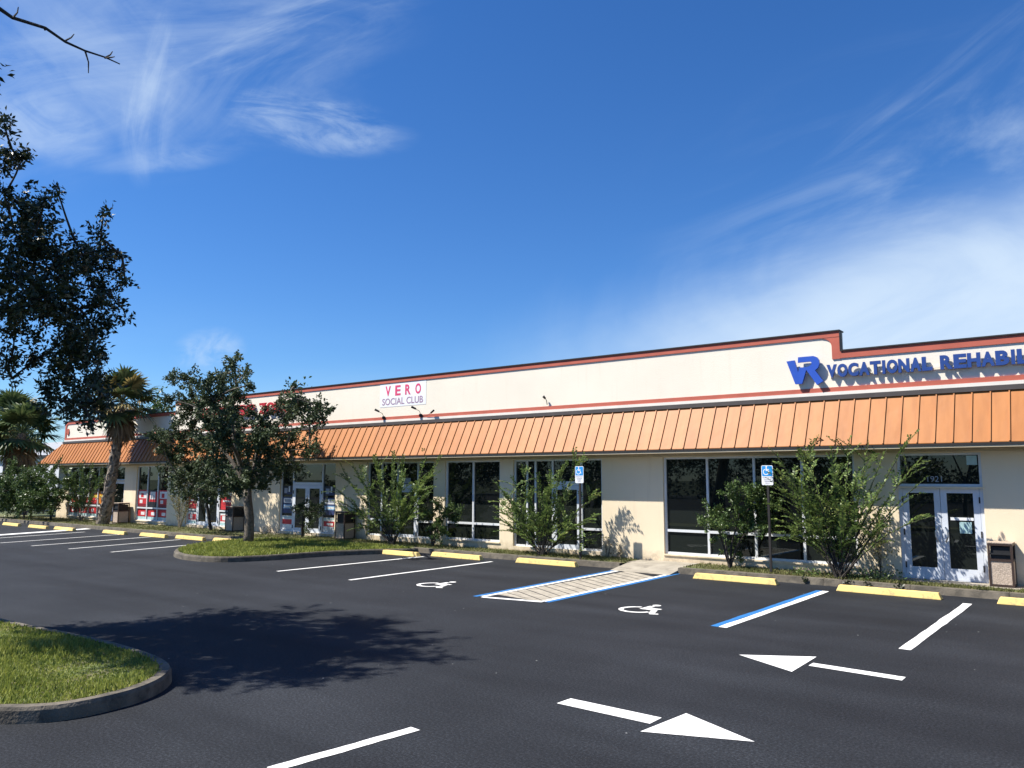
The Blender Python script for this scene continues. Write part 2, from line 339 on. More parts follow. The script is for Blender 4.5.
# ------------------------------------------------------------------ sky and sun
SUN = Vector((-.58, -.50, 1.0)).normalized()
sun_el = math.asin(SUN.z); sun_az = math.atan2(SUN.x, SUN.y)
sd = bpy.data.lights.new('sun', 'SUN'); sd.energy = 4.8; sd.angle = math.radians(.5); sd.color = (1, .95, .87)
so = bpy.data.objects.new('sun', sd); C.objects.link(so); so.rotation_euler = SUN.to_track_quat('Z', 'Y').to_euler(); so.location = (-20, -25, 40)
w = bpy.data.worlds.new('World'); sc.world = w; w.use_nodes = True
nt = w.node_tree; nt.nodes.clear(); L = nt.links.new
wo = nd(nt, 'ShaderNodeOutputWorld'); bg = nd(nt, 'ShaderNodeBackground'); bg.inputs[1].default_value = .057
sky = nd(nt, 'ShaderNodeTexSky', sky_type='NISHITA', sun_disc=False, sun_elevation=sun_el, sun_rotation=sun_az)
sky.air_density = 1.0; sky.dust_density = .1; sky.ozone_density = 3.0; sky.altitude = 0
tc = nd(nt, 'ShaderNodeTexCoord'); G = tc.outputs['Generated']
def math_(op, a, b=None, c=None, clamp=False):
    n = nd(nt, 'ShaderNodeMath', operation=op, use_clamp=clamp)
    for i, q in enumerate((a, b, c)):
        if q is None: continue
        if isinstance(q, (int, float)): n.inputs[i].default_value = q
        else: L(q, n.inputs[i])
    return n.outputs[0]
def dotv(v):
    n = nd(nt, 'ShaderNodeVectorMath', operation='DOT_PRODUCT'); L(G, n.inputs[0]); n.inputs[1].default_value = v; return n.outputs['Value']
def mapr(x, a, b, c=0, d=1):
    n = nd(nt, 'ShaderNodeMapRange', interpolation_type='SMOOTHSTEP'); L(x, n.inputs[0])
    for i, q in enumerate((a, b, c, d)): n.inputs[i+1].default_value = q
    return n.outputs[0]
def wnoise(axis, sc_along, sc_across, detail=7, rough=.6, dist=.6, seed=0):
    """noise stretched along a direction of the sky"""
    ax = Vector(axis).normalized(); q = ax.to_track_quat('X', 'Z').to_euler()
    m = nd(nt, 'ShaderNodeMapping', vector_type='TEXTURE'); m.inputs['Rotation'].default_value = q
    m.inputs['Scale'].default_value = (1/sc_along, 1/sc_across, 1/sc_across); m.inputs['Location'].default_value = (seed, seed*.7, seed*.3)
    L(G, m.inputs[0]); n = nd(nt, 'ShaderNodeTexNoise'); n.inputs['Scale'].default_value = 1; n.inputs['Detail'].default_value = detail
    n.inputs['Roughness'].default_value = rough; n.inputs['Distortion'].default_value = dist
    L(m.outputs[0], n.inputs['Vector']); return n.outputs['Fac']
def blob(d, r_in, r_out):
    v = Vector(d).normalized(); return mapr(dotv(v), math.cos(math.radians(r_out)), math.cos(math.radians(r_in)))
A = Vector((-.649, .746, .148)).normalized(); B = Vector((-.067, .943, .327)).normalized()
nrm = A.cross(B).normalized()
if nrm.z > 0: nrm = -nrm
warp = wnoise((.86, .3, .2), 1.6, 4, 5, .55, 1.2, 3)
edge = math_('ADD', dotv(nrm), math_('MULTIPLY', math_('SUBTRACT', warp, .5), .16))
band = math_('MULTIPLY', mapr(edge, -.05, .12), mapr(dotv((.777, .610, .16)), -.16, .40))
streak = wnoise((.86, .35, .3), 2.0, 9, 8, .6, .8, 1)
band = math_('MULTIPLY', band, mapr(streak, .22, .60, .62, .9))
veil = math_('MULTIPLY', mapr(edge, -.20, .05), math_('MULTIPLY', mapr(dotv((.777, .610, .16)), .15, .5), mapr(streak, .45, .75, 0, .35)))
def ablob(d0, d1, a, b, soft=1.0):
    """soft elliptical patch of sky round d0, long axis towards d1 (a, b: half sizes as tangents)"""
    d0 = Vector(d0).normalized(); t = Vector(d1)-d0; t = (t-d0*t.dot(d0)).normalized(); q = d0.cross(t)
    z = math_('MAXIMUM', dotv(d0), .05); x = math_('DIVIDE', math_('DIVIDE', dotv(t), z), a); y = math_('DIVIDE', math_('DIVIDE', dotv(q), z), b)
    wv = math_('MULTIPLY', math_('SUBTRACT', wnoise((.3, .5, .8), 6, 6, 5, .6, .5, 7), .5), 1.1)
    return mapr(math_('ADD', math_('ADD', math_('MULTIPLY', x, x), math_('MULTIPLY', y, y)), wv), 1.25, -.1)
def wisps(d0, d1, n_al, n_ac, lo, hi, amt, seed):
    t = Vector(d1)-Vector(d0); return mapr(wnoise(tuple(t), n_al, n_ac, 9, .62, 1.1, seed), lo, hi, 0, amt)
def cloud(d0, d1, a, b, n_al, n_ac, lo, hi, amt, seed): return math_('MULTIPLY', ablob(d0, d1, a, b), wisps(d0, d1, n_al, n_ac, lo, hi, amt, seed))
cir = cloud((-.795, .391, .464), (-.693, .505, .515), .30, .14, 3.5, 13, .34, .76, .30, 5)
cir2 = cloud((-.722, .556, .412), (-.67, .621, .407), .115, .034, 7, 26, .34, .72, .46, 2)
puff = cloud((-.873, .327, .362), (-.862, .36, .357), .065, .034, 10, 18, .30, .68, .40, 8)
puff2 = cloud((-.848, .509, .15), (-.829, .536, .158), .042, .026, 12, 26, .32, .66, .42, 4)
plume = cloud((-.815, .403, .415), (-.793, .395, .465), .10, .030, 7, 28, .38, .74, .40, 6)
thin = cloud((-.715, .50, .485), (-.657, .545, .521), .20, .045, 4, 26, .40, .78, .34, 9)
arc = cloud((-.83, .43, .353), (-.815, .454, .36), .085, .016, 8, 24, .34, .70, .22, 11)
far_ = cloud((-.13, .905, .40), (-.078, .903, .423), .17, .05, 4, 22, .42, .80, .14, 13)
left_ = cloud((-.825, .34, .452), (-.822, .363, .438), .15, .08, 5, 14, .34, .74, .24, 15)
low = math_('MULTIPLY', mapr(dotv((0, 0, 1)), .24, .02, 0, .10), mapr(wnoise((.8, .6, 0), 2, 10, 6, .6, .5, 12), .35, .7))
tot = None
for m_ in (band, veil, cir, cir2, puff, puff2, plume, thin, arc, far_, left_, low):
    k = math_('SUBTRACT', 1.0, m_, clamp=True); tot = k if tot is None else math_('MULTIPLY', tot, k)
cov = math_('SUBTRACT', 1.0, tot, clamp=True)
hs = nd(nt, 'ShaderNodeHueSaturation'); hs.inputs['Saturation'].default_value = 1.22; hs.inputs['Value'].default_value = 1.0; L(sky.outputs[0], hs.inputs['Color'])
tn = nd(nt, 'ShaderNodeMix', data_type='RGBA', blend_type='MULTIPLY'); tn.inputs[0].default_value = 1; L(hs.outputs[0], tn.inputs[6]); tn.inputs[7].default_value = (.80, 1.06, 1.40, 1)
mx = nd(nt, 'ShaderNodeMix', data_type='RGBA'); L(cov, mx.inputs[0]); L(tn.outputs[2], mx.inputs[6]); mx.inputs[7].default_value = (6.6, 8.0, 9.6, 1)
L(mx.outputs[2], bg.inputs[0]); L(bg.outputs[0], wo.inputs[0])

# ------------------------------------------------------------------ ground
YW = 17.8; KX = YW/19.0
def X(x): return x*KX
def Z(z): return 2.1+KX*(z-2.1)
mb = MB(); mb.sheet([(-900, -900), (900, -900), (900, 900), (-900, 900)], -.03); struct(mb.build('ground', 'field'))
mb = MB(); mb.sheet([(-75, -60), (45, -60), (45, 16.9), (-75, 16.9)], 0); struct(mb.build('parking_lot', 'asphalt'))
def kerb_y(x):     # front of the verge: straight by the handicapped bays, farther forward at the left
    if x > -19: return 16.62
    if x < -26: return 15.62
    return 15.62+(x+26)/7*1.0
xs = [14, -8.2]
def strip(xa, xb, name):
    n = max(2, int(abs(xb-xa)/1.5)); xx = [xa+(xb-xa)*i/n for i in range(n+1)]
    k = MB()
    for a, b in zip(xx[:-1], xx[1:]):
        b -= .010                                   # open joint between kerb stones
        k.add([(a, kerb_y(a), 0), (b, kerb_y(b), 0), (a, kerb_y(a)+.03, .125), (b, kerb_y(b)+.03, .125), (a, kerb_y(a)+.17, .13), (b, kerb_y(b)+.17, .13), (a, kerb_y(a)+.17, 0), (b, kerb_y(b)+.17, 0)],
              [(0, 1, 3, 2), (2, 3, 5, 4), (4, 5, 7, 6)])
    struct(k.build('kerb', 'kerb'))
    k = MB()
    for a, b in zip(xx[:-1], xx[1:]): k.quad((a, kerb_y(a)+.168, .122), (b, kerb_y(b)+.168, .122), (b, YW+.02, .122), (a, YW+.02, .122))
    struct(k.build('verge', 'soil'))
strip(-8.25, 14, 'r'); strip(-60, -9.75, 'l')
# concrete walk against the wall, the ramp between the verges, and the left-hand path
mb = MB(); mb.box(-4.3, 14, 17.16, YW+.3, .05, .136); struct(mb.build('sidewalk', 'concrete'))
mb = MB(); mb.box(-9.75, -8.25, 17.1, YW+.02, 0, .134); mb.quad((-9.75, 16.2, .006), (-8.25, 16.2, .006), (-8.25, 17.1, .134), (-9.75, 17.1, .134))
mb.add([(-9.75, 16.2, .006), (-9.75, 17.1, .134), (-9.75, 17.1, 0)], [(0, 1, 2)]); mb.add([(-8.25, 16.2, .006), (-8.25, 17.1, .134), (-8.25, 17.1, 0)], [(0, 2, 1)])
struct(mb.build('ramp', 'concrete'))
mb = MB(); mb.box(-27.2, -24.2, 17.3, YW+.02, .05, .134); mb.box(-38.2, -35.4, 16.9, YW+.02, .05, .134); struct(mb.build('sidewalk', 'concrete'))

# painted markings
def line(x0, y0, x1, y1, wdt, mat='white_paint', z=.004, name='parking_line'):
    d = Vector((x1-x0, y1-y0)).normalized(); s = Vector((-d.y, d.x))*wdt/2
    n = 14; l = []; r = []
    for i in range(n+1):
        t = i/n; p = Vector((x0+(x1-x0)*t, y0+(y1-y0)*t)); j = s*(1+rnd.uniform(-.06, .06)); q = s.normalized()*rnd.uniform(-.006, .006)
        l.append(p+j+q); r.append(p-j+q)
    m = MB(); m.sheet([(p.x, p.y) for p in r]+[(p.x, p.y) for p in reversed(l)], z); return struct(m.build(name, mat))
line(-2.42, 11.06, -2.41, 15.75, .14)
line(-4.93, 11.05, -4.90, 15.80, .11, 'blue_paint'); line(-4.805, 11.05, -4.775, 15.80, .13)
line(-8.22, 11.42, -8.34, 16.6, .10); line(-8.105, 11.38, -8.225, 16.6, .10, 'blue_paint')
line(-9.40, 11.20, -9.56, 16.2, .10); line(-9.515, 11.12, -9.675, 16.2, .10, 'blue_paint')
line(-9.36, 11.15, -8.19, 11.37, .12)
line(-13.06, 11.25, -13.12, 16.0, .10); line(-15.55, 11.26, -15.40, 15.85, .10)
for a in [(-29.2, 10.45, -30.2, 14.9), (-27.2, 10.6, -28.1, 14.9), (-25.2, 10.85, -26.1, 14.9), (-23.2, 11.15, -24.0, 14.9), (-31.4, 10.6, -32.6, 14.6)]: line(*a, .11, 'old_paint')
line(-33.0, 11.0, -34.6, 15.7, .5, 'white_paint')
line(-5.10, 3.70, -4.95, 5.03, .115)
def patch(poly, name, mat='white_paint'):
    m = MB(); m.sheet(poly if sum(a[0]*b[1]-b[0]*a[1] for a, b in zip(poly, poly[1:]+poly[:1])) > 0 else poly[::-1], .004); return struct(m.build(name, mat))
patch([(-3.92, 9.48), (-3.15, 9.95), (-3.13, 9.02)], 'painted_arrow'); patch([(-3.08, 9.43), (-3.08, 9.60), (-2.09, 9.54), (-2.09, 9.36)], 'painted_arrow')
patch([(-3.42, 6.14), (-3.35, 6.86), (-2.57, 6.48)], 'painted_arrow'); patch([(-4.45, 6.40), (-4.44, 6.62), (-3.46, 6.60), (-3.46, 6.38)], 'painted_arrow')
# hatched aisle: worn slanting bars with slivers of asphalt between them
h = MB()
for i in range(20):
    y0 = 11.45+i*.30
    if y0 > 16.0: break
    def clip(y): return min(max(y, 11.35), 16.35)
    h.sheet([(-8.27, clip(y0-.55)), (-8.27, clip(y0-.285)), (-9.36, clip(y0+.385)), (-9.36, clip(y0+.12))], .003+.0002*(i % 2))
struct(h.build('access_aisle_hatching', 'hatch'))
def wheel_symbol(cx, cy, s):
    m = MB(); z = .004
    def arc(r0, r1, a0, a1, ox, oy, n=18):
        p = [(ox+r1*math.cos(a), oy+r1*math.sin(a)) for a in np.linspace(a0, a1, n)]+[(ox+r0*math.cos(a), oy+r0*math.sin(a)) for a in np.linspace(a1, a0, n)]
        for i in range(n-1): m.sheet([(cx+s*q[0], cy+s*q[1]) for q in (p[i], p[i+1], p[2*n-2-i], p[2*n-1-i])], z)
    def bar(poly): m.sheet([(cx+s*x, cy+s*y) for x, y in poly], z)
    arc(0, .085, 0, 2*math.pi, -.04, .55)
    bar([(-.12, .42), (-.12, .0), (.0, .0), (.0, .42)]); bar([(.005, .22), (.005, .13), (.25, .13), (.25, .22)])
    bar([(.005, .09), (.005, .0), (.22, .0), (.22, .09)]); bar([(.225, .09), (.13, .0), (.27, -.36), (.36, -.30)]); bar([(.275, -.365), (.33, -.43), (.47, -.36), (.43, -.29)])
    arc(.27, .36, math.radians(105), math.radians(338), -.10, -.10, 26)
    return struct(m.build('wheelchair_symbol', 'white_paint'))
wheel_symbol(-6.43, 11.76, .86); wheel_symbol(-11.13, 11.88, .86)

# planted islands: a rounded kerb, soil and grass
def smooth_poly(pts, n=6):
    out = []; m = len(pts)
    for i in range(m):
        p0, p1, p2, p3 = [Vector(pts[(i+k) % m]) for k in (-1, 0, 1, 2)]
        for j in range(n):
            t = j/n; out.append(.5*((2*p1)+(p2-p0)*t+(2*p0-5*p1+4*p2-p3)*t*t+(3*p1-p0-3*p2+p3)*t**3))
    return [(p.x, p.y) for p in out]
def inset(poly, d):
    m = len(poly); out = []
    for i in range(m):
        a, b = Vector(poly[i-1]), Vector(poly[(i+1) % m]); t = (b-a).normalized(); n = Vector((-t.y, t.x)); p = Vector(poly[i])+n*d; out.append((p.x, p.y))
    return out
def island(pts, hgt=.135):
    P = smooth_poly(pts)
    if sum(a[0]*b[1]-b[0]*a[1] for a, b in zip(P, P[1:]+P[:1])) < 0: P = P[::-1]
    I0, I = inset(P, .03), inset(P, .125); n = len(P); k = MB()
    rings = [[(x, y, 0) for x, y in P], [(x, y, hgt-.03) for x, y in inset(P, .012)], [(x, y, hgt) for x, y in I0], [(x, y, hgt) for x, y in I], [(x, y, 0) for x, y in I]]
    vs = [v for r in rings for v in r]
    k.add(vs, [(r*n+i, r*n+(i+1) % n, (r+1)*n+(i+1) % n, (r+1)*n+i) for r in range(4) for i in range(n)])
    struct(k.build('island_kerb', 'kerb', smooth=False))
    s = MB(); s.sheet(I, hgt-.02); struct(s.build('island_soil', 'soil'))
    return I
isl_near = island([(-7.72, 3.0), (-7.50, 3.75), (-7.85, 4.42), (-8.6, 4.78), (-10.2, 4.86), (-12.5, 4.68), (-16, 4.6), (-19, 4.5), (-20, 4.0), (-19, 2.4), (-16, 2.0), (-12, 2.0), (-9.2, 2.25)])
isl_tree = island([(-18.3, 11.55), (-17.75, 12.6), (-17.45, 14.3), (-16.9, 15.5), (-16.3, 16.25), (-16.6, 16.58), (-20, 16.55), (-22.6, 16.1), (-22.9, 14.6), (-22.2, 12.9), (-20.9, 11.75), (-19.5, 11.3)])
def inside(poly, x, y):
    c = np.zeros(len(x), bool); px = np.array([p[0] for p in poly]); py = np.array([p[1] for p in poly]); j = len(poly)-1
    for i in range(len(poly)):
        m = ((py[i] > y) != (py[j] > y)) & (x < (px[j]-px[i])*(y-py[i])/(py[j]-py[i]+1e-12)+px[i]); c ^= m; j = i
    return c
def grass_patch(x, y, z, hgt, wid, mat):
    n = len(x); P = np.stack([x, y, z], 1); D = unit(np.stack([rng.normal(scale=.45, size=n), rng.normal(scale=.45, size=n), np.ones(n)], 1))
    Lh = hgt*rng.uniform(.5, 1.25, n)
    o = quads_mesh('grass', leaf_arrays(P, D, Lh, wid*rng.uniform(.7, 1.3, n)), mat); return struct(o, 'stuff')
x = rng.uniform(-14.5, -7.5, 60000); y = rng.uniform(1.9, 5.2, 60000); m_ = inside(isl_near, x, y); x, y = x[m_], y[m_]
pat = .75+.5*np.sin(x*2.1+1)*np.sin(y*2.7)
grass_patch(x, y, np.full(len(x), .112), .082*pat, .013, 'grass')
x = rng.uniform(-23.2, -16, 42000); y = rng.uniform(11.2, 16.6, 42000); m_ = inside(isl_tree, x, y); x, y = x[m_], y[m_]
grass_patch(x, y, np.full(len(x), .112), .10, .02, 'grass')
x = np.concatenate([rng.uniform(-8.2, 4, 13000), rng.uniform(-45, -9.8, 26000)]); ky = np.array([kerb_y(a) for a in x])+.16
t = rng.beta(1.1, 1.3, len(x)); wmax = np.where(x > -4.4, 17.16, 17.78); y = ky+(wmax-ky)*t
den = np.sin(x*1.3)*np.sin(x*.53+y*2)+rng.uniform(-1, 1, len(x)); k_ = den > -.55
grass_patch(x[k_], y[k_], np.full(k_.sum(), .12), .06, .018, 'verge')

# ------------------------------------------------------------------ the shopping strip
XL, XR = -43.0, 10.0
ZB = .13
mall = thing('strip_mall', 'long single storey cream strip mall with an orange ribbed metal awning and red trimmed parapet', 'building', (-16, YW, 0))
TOPW = Z(2.67)
# openings: (x0, x1, z0, z1)
OPEN = [(-4.12, -2.50, .0, 2.67), (-9.79, -5.0, .18, 2.67), (-14.78, -11.66, .12, 2.70), (-17.56, -15.29, .20, 2.69), (-21.26, -18.06, .16, 2.69),
        (-26.26, -22.96, .10, 2.69), (-33.0, -29.5, .10, 2.69), (-37.45, -34.6, .14, 2.69), (-39.9, -38.6, .0, 2.69), (-44.6, -40.4, .14, 2.69)]
OPEN = [(X(a), X(b), Z(c), TOPW) for a, b, c, d in OPEN]
OPEN.sort()
wl = MB(); cur = XL
for a, b, c, d in OPEN:
    wl.box(cur, a, YW, YW+.22, ZB-.12, TOPW)
    if c > ZB+.02: wl.box(a, b, YW, YW+.22, ZB-.12, c)
    cur = b
wl.box(cur, XR, YW, YW+.22, ZB-.12, TOPW)
wl.box(XL, XR, YW, YW+.22, TOPW+.002, 3.80)
wl.box(XL, XL+.2, YW+.222, 34, ZB-.12, 3.80); wl.box(XR-.2, XR, YW+.222, 34, ZB-.12, 3.80); wl.box(XL+.2, XR-.2, 33.8, 34, ZB-.12, 3.80)
part(wl, 'wall', 'wall', mall)
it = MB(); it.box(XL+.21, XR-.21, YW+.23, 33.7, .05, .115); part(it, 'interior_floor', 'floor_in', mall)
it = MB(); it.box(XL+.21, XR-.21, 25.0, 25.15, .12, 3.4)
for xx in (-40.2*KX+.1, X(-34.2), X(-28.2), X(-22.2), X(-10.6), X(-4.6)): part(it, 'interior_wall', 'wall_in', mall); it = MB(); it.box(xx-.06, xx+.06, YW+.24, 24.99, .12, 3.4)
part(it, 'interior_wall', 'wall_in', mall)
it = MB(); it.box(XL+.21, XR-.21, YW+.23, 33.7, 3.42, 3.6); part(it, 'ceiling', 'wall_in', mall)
it = MB(); it.box(XL+.2, XR-.2, YW+.25, 33.8, 3.82, 3.98); part(it, 'roof', 'gutter', mall)

# parapets in three steps
PT = [(XL+.5, X(-34.2), 4.94), (X(-34.2), -4.85, 5.335), (-4.85, XR, 4.89)]
pp = MB(); cop = MB(); red = MB()
pp.cur = 0
for i, (a, b, t) in enumerate(PT):
    pp.box(a, b, YW-.02, YW+.2, 4.092 if False else 3.985, t-.030)
    cop.box(a-(.03 if i != 2 else -.003), b+(.013 if i == 1 else -.003 if i == 0 else 0), YW-.07, YW+.25, t-.028, t)
part(pp, 'parapet', 'parapet', mall)
cop.box(-4.849, -4.836, YW-.068, YW+.10, 4.892, 5.294); part(cop, 'coping', 'dark_metal', mall)
yb = YW-.045
def band(mb_, x0, x1, z0, z1): mb_.box(x0, x1, yb, YW-.021, z0, z1)
band(red, XL+.5, XR, 3.99, 4.088)
def top_band(a, b, t, th, left=False, right=False):
    """red frame under the coping with rounded inner corners"""
    band(red, a, b, t-.030-th, t-.030)
    r = .16
    for on, x, sx in ((left, a, 1), (right, b, -1)):
        if not on: continue
        wv = .16
        band(red, min(x, x+sx*wv), max(x, x+sx*wv), 4.09, t-.032-th)
        c0 = Vector((x+sx*wv, t-.032-th)); poly = [c0, c0+Vector((sx*r, 0))]
        cc = c0+Vector((sx*r, -r))
        for k in range(1, 9):
            a_ = math.pi/2+(k/8)*math.pi/2; poly.append(cc+Vector((sx*r*math.cos(a_), r*math.sin(a_))))
        poly = [(p.x, p.y) for p in poly]
        if sx > 0: poly = poly[::-1]
        red.prism_y(poly[::-1], yb, YW-.021)
top_band(PT[0][0], PT[0][1], PT[0][2], .14, left=True)
top_band(PT[1][0], -4.85, PT[1][2], .12)
# the tall step's right corner comes down to meet the lower section
band(red, -5.02, -4.852, 4.70, 5.292-.12)
poly = [(-5.02, 5.17)]+[(-5.22+.2*math.cos(a), 4.97+.2*math.sin(a)) for a in np.linspace(math.pi/2, 0, 9)]
red.prism_y(poly[::-1], yb, YW-.021)
top_band(-4.85, XR, PT[2][2], .15)
part(red, 'trim_band', 'red_trim', mall)
wt = MB(); wt.box(XL+.5, XR, YW-.06, YW-.001, 3.915, 3.988); part(wt, 'white_moulding', 'white_trim', mall)
gt = MB(); gt.box(XL+.45, XR, YW-.11, YW-.001, 3.815, 3.912); part(gt, 'flashing', 'gutter', mall)
n = 22; md = MB(); md.prism_y([(-42.15+.125*math.cos(2*math.pi*k/n), 4.40+.16*math.sin(2*math.pi*k/n)) for k in range(n)], YW-.06, YW-.021); part(md, 'medallion', 'red_trim', mall)
# awning: sloping ribbed metal
D_AW = .585; ze, zt = 2.815, 3.83; yt, ye = YW-.06, YW-D_AW
aw = MB(); xe0 = XL-1.15
aw.add([(xe0, ye, ze), (XR, ye, ze), (XR, yt, zt), (XL+.45, yt, zt), (xe0, ye, ze-.012), (XR, ye, ze-.012), (XR, yt, zt-.02), (XL+.45, yt, zt-.02)],
       [(0, 1, 2, 3), (7, 6, 5, 4), (0, 4, 5, 1), (0, 3, 7, 4)])
aw.add([(xe0, ye, ze), (XL+.45, yt, zt), (XL+.45, 34, zt), (xe0, 34, ze)], [(0, 1, 2, 3)])
sl = Vector((0, yt-ye, zt-ze)); nrmA = Vector((0, -(zt-ze), (yt-ye))).normalized()
rib = MB(); xx = XL-.9; rw, rh = .011, .024
while xx < XR:
    t0 = 0.0
    tmax = 1.0 if xx > XL+.45 else (xx-xe0)/(XL+.45-xe0)
    a = Vector((xx, ye, ze)); b = a+sl*tmax
    for s_ in [0]:
        vs = [a+Vector((-rw, 0, 0)), a+Vector((rw, 0, 0)), a+Vector((rw, 0, 0))+nrmA*rh, a+Vector((-rw, 0, 0))+nrmA*rh,
              b+Vector((-rw, 0, 0)), b+Vector((rw, 0, 0)), b+Vector((rw, 0, 0))+nrmA*rh, b+Vector((-rw, 0, 0))+nrmA*rh]
        aw.add(vs, [(0, 1, 2, 3), (0, 3, 7, 4), (1, 5, 6, 2), (3, 2, 6, 7), (4, 7, 6, 5)])
    xx += .312
awn = part(aw, 'awning', 'awning', mall)
fs = MB(); fs.box(xe0, XR, ye-.012, ye+.05, 2.755, 2.80); part(fs, 'eave_fascia', 'dark_metal', mall)
sf = MB(); sf.box(xe0, XR, ye+.052, YW-.002, 2.735, 2.765); sf.box(xe0, XR, ye+.002, ye+.048, 2.715, 2.753); sf.box(XL, XR, YW-.035, YW-.002, 2.655, 2.733); part(sf, 'soffit', 'soffit', mall)

# windows, doors, posters
def bars(mb_, rects, y0, y1):
    for a, b, c, d in rects: mb_.box(a, b, y0, y1, c, d)
def window(x0, x1, z0, z1, mull=(), bar=None, glass='glass', fw_=.055, name='window', label=None, skip=()):
    """white frame with mullions at 19-m coordinates converted before; panes behind"""
    fy0, fy1 = YW+.06, YW+.13
    m = MB(); m.box(x0, x0+fw_, fy0, fy1, z0, z1); m.box(x1-fw_, x1, fy0, fy1, z0, z1)
    ed = [x0]+list(mull)+[x1]
    for q in mull: m.box(q-fw_/2, q+fw_/2, fy0-.003, fy1, z0, z1)
    for i, (a, b) in enumerate(zip(ed[:-1], ed[1:])):
        if i in skip: m.box(a+fw_/2, b-fw_/2, fy0+.002, fy1-.002, z1-.045, z1); continue
        la = a+(fw_ if i == 0 else fw_/2); lb = b-(fw_ if i == len(ed)-2 else fw_/2)
        m.box(la, lb, fy0+.002, fy1-.002, z0, z0+.05); m.box(la, lb, fy0+.002, fy1-.002, z1-.045, z1)
        if bar is not None: m.box(la, lb, fy0-.002, fy1-.002, bar-.03, bar+.03)
    f = part(m, name, 'frame', mall)
    if label: f['label'] = label
    g = MB()
    for i, (a, b) in enumerate(zip(ed[:-1], ed[1:])):
        if i in skip: continue
        g = MB(); g.quad((a+.01, YW+.10, z0+.01), (b-.01, YW+.10, z0+.01), (b-.01, YW+.10, z1-.01), (a+.01, YW+.10, z1-.01))
        part(g, 'pane', glass, f)
    s = MB(); s.box(x0-.02, x1+.02, YW-.03, YW+.06, z0-.035, z0-.002)
    if not skip: part(s, 'sill', 'wall', f)
    return f
def door(x0, x1, z0, z1, hinge_left=True, glass='darkglass', st=.11, label=None):
    y0, y1 = YW+.055, YW+.105
    m = MB(); m.box(x0, x0+st, y0, y1, z0, z1); m.box(x1-st, x1, y0, y1, z0, z1); m.box(x0+st, x1-st, y0, y1, z0, z0+.22); m.box(x0+st, x1-st, y0, y1, z1-.12, z1)
    d = part(m, 'door', 'door', mall, bevel=0)
    if label: d['label'] = label
    g = MB(); g.quad((x0+st-.01, y0+.025, z0+.2), (x1-st+.01, y0+.025, z0+.2), (x1-st+.01, y0+.025, z1-.1), (x0+st-.01, y0+.025, z1-.1)); part(g, 'glass', glass, d)
    hx = x1-st/2 if hinge_left else x0+st/2
    s = -1 if hinge_left else 1
    h = MB(); zc = z0+.88
    h.tube([(hx, y0, zc+.14), (hx+.01*s, y0-.05, zc+.14), (hx+.05*s, y0-.06, zc+.05), (hx+.05*s, y0-.06, zc-.05), (hx+.01*s, y0-.05, zc-.14), (hx, y0, zc-.14)], .013, .013, 6)
    part(h, 'handle', 'steel', d)
    b = MB(); b.box(x0+st, x1-st, y0+.03, y0+.05, z0+.86, z0+.90); part(b, 'push_bar', 'steel', d)
    hg = MB()
    ex = x0 if hinge_left else x1
    for hz in (z0+.25, z0+.9, z1-.25): hg = MB(); hg.box(ex-.012, ex+.012, y0-.02, y0-.001, hz-.06, hz+.06); part(hg, 'hinge', 'dark_metal', d)
    return d
def poster(x0, x1, z0, z1, cols, parent):
    """a printed sheet: horizontal blocks of colour (fractions from the bottom)"""
    m = MB(); mats = []
    y = YW+.095
    for k, (x_a, x_b, z_a, z_b, c) in enumerate(cols):
        if c not in mats: mats.append(c)
        m.cur = mats.index(c); yy = y-.0006*k
        m.quad((x0+(x1-x0)*x_a, yy, z0+(z1-z0)*z_a), (x0+(x1-x0)*x_b, yy, z0+(z1-z0)*z_a), (x0+(x1-x0)*x_b, yy, z0+(z1-z0)*z_b), (x0+(x1-x0)*x_a, yy, z0+(z1-z0)*z_b))
    return part(m, 'poster', mats, parent)
def txt(s, size, x, y, z, mat, parent, name, depth=.004, bold=0.0, width=None, align='CENTER', org=None):
    """flat lettering facing the lot (-Y)"""
    cu = bpy.data.curves.new(name, 'FONT'); cu.body = s; cu.size = 1; cu.extrude = 0; cu.offset = bold; cu.align_x = 'LEFT'; cu.resolution_u = 4
    o = bpy.data.objects.new('tmp', cu); C.objects.link(o); bpy.context.view_layer.update()
    cu.extrude = .5
    dg = bpy.context.evaluated_depsgraph_get(); dg.update(); me = bpy.data.meshes.new_from_object(o.evaluated_get(dg))
    bpy.data.objects.remove(o); bpy.data.curves.remove(cu)
    co = np.zeros(len(me.vertices)*3); me.vertices.foreach_get('co', co); co = co.reshape(-1, 3)
    mn, mxx = co.min(0), co.max(0); h = mxx[1]-mn[1]; sxy = size/h; wx = (mxx[0]-mn[0])*sxy
    kx = (width/wx if width else 1)
    x0 = x-(wx*kx/2 if align == 'CENTER' else 0)
    nx = x0+(co[:, 0]-mn[0])*sxy*kx; nz = z+(co[:, 1]-mn[1])*sxy; ny = y-depth*(co[:, 2]+.5)
    org = org or (orgof(parent) if parent is not None else (0, 0, 0))
    me.vertices.foreach_set('co', np.stack([nx-org[0], ny-org[1], nz-org[2]], 1).ravel()); me.update(); me.materials.clear()
    return finish(name, me, mat, parent, org)

z1 = TOPW
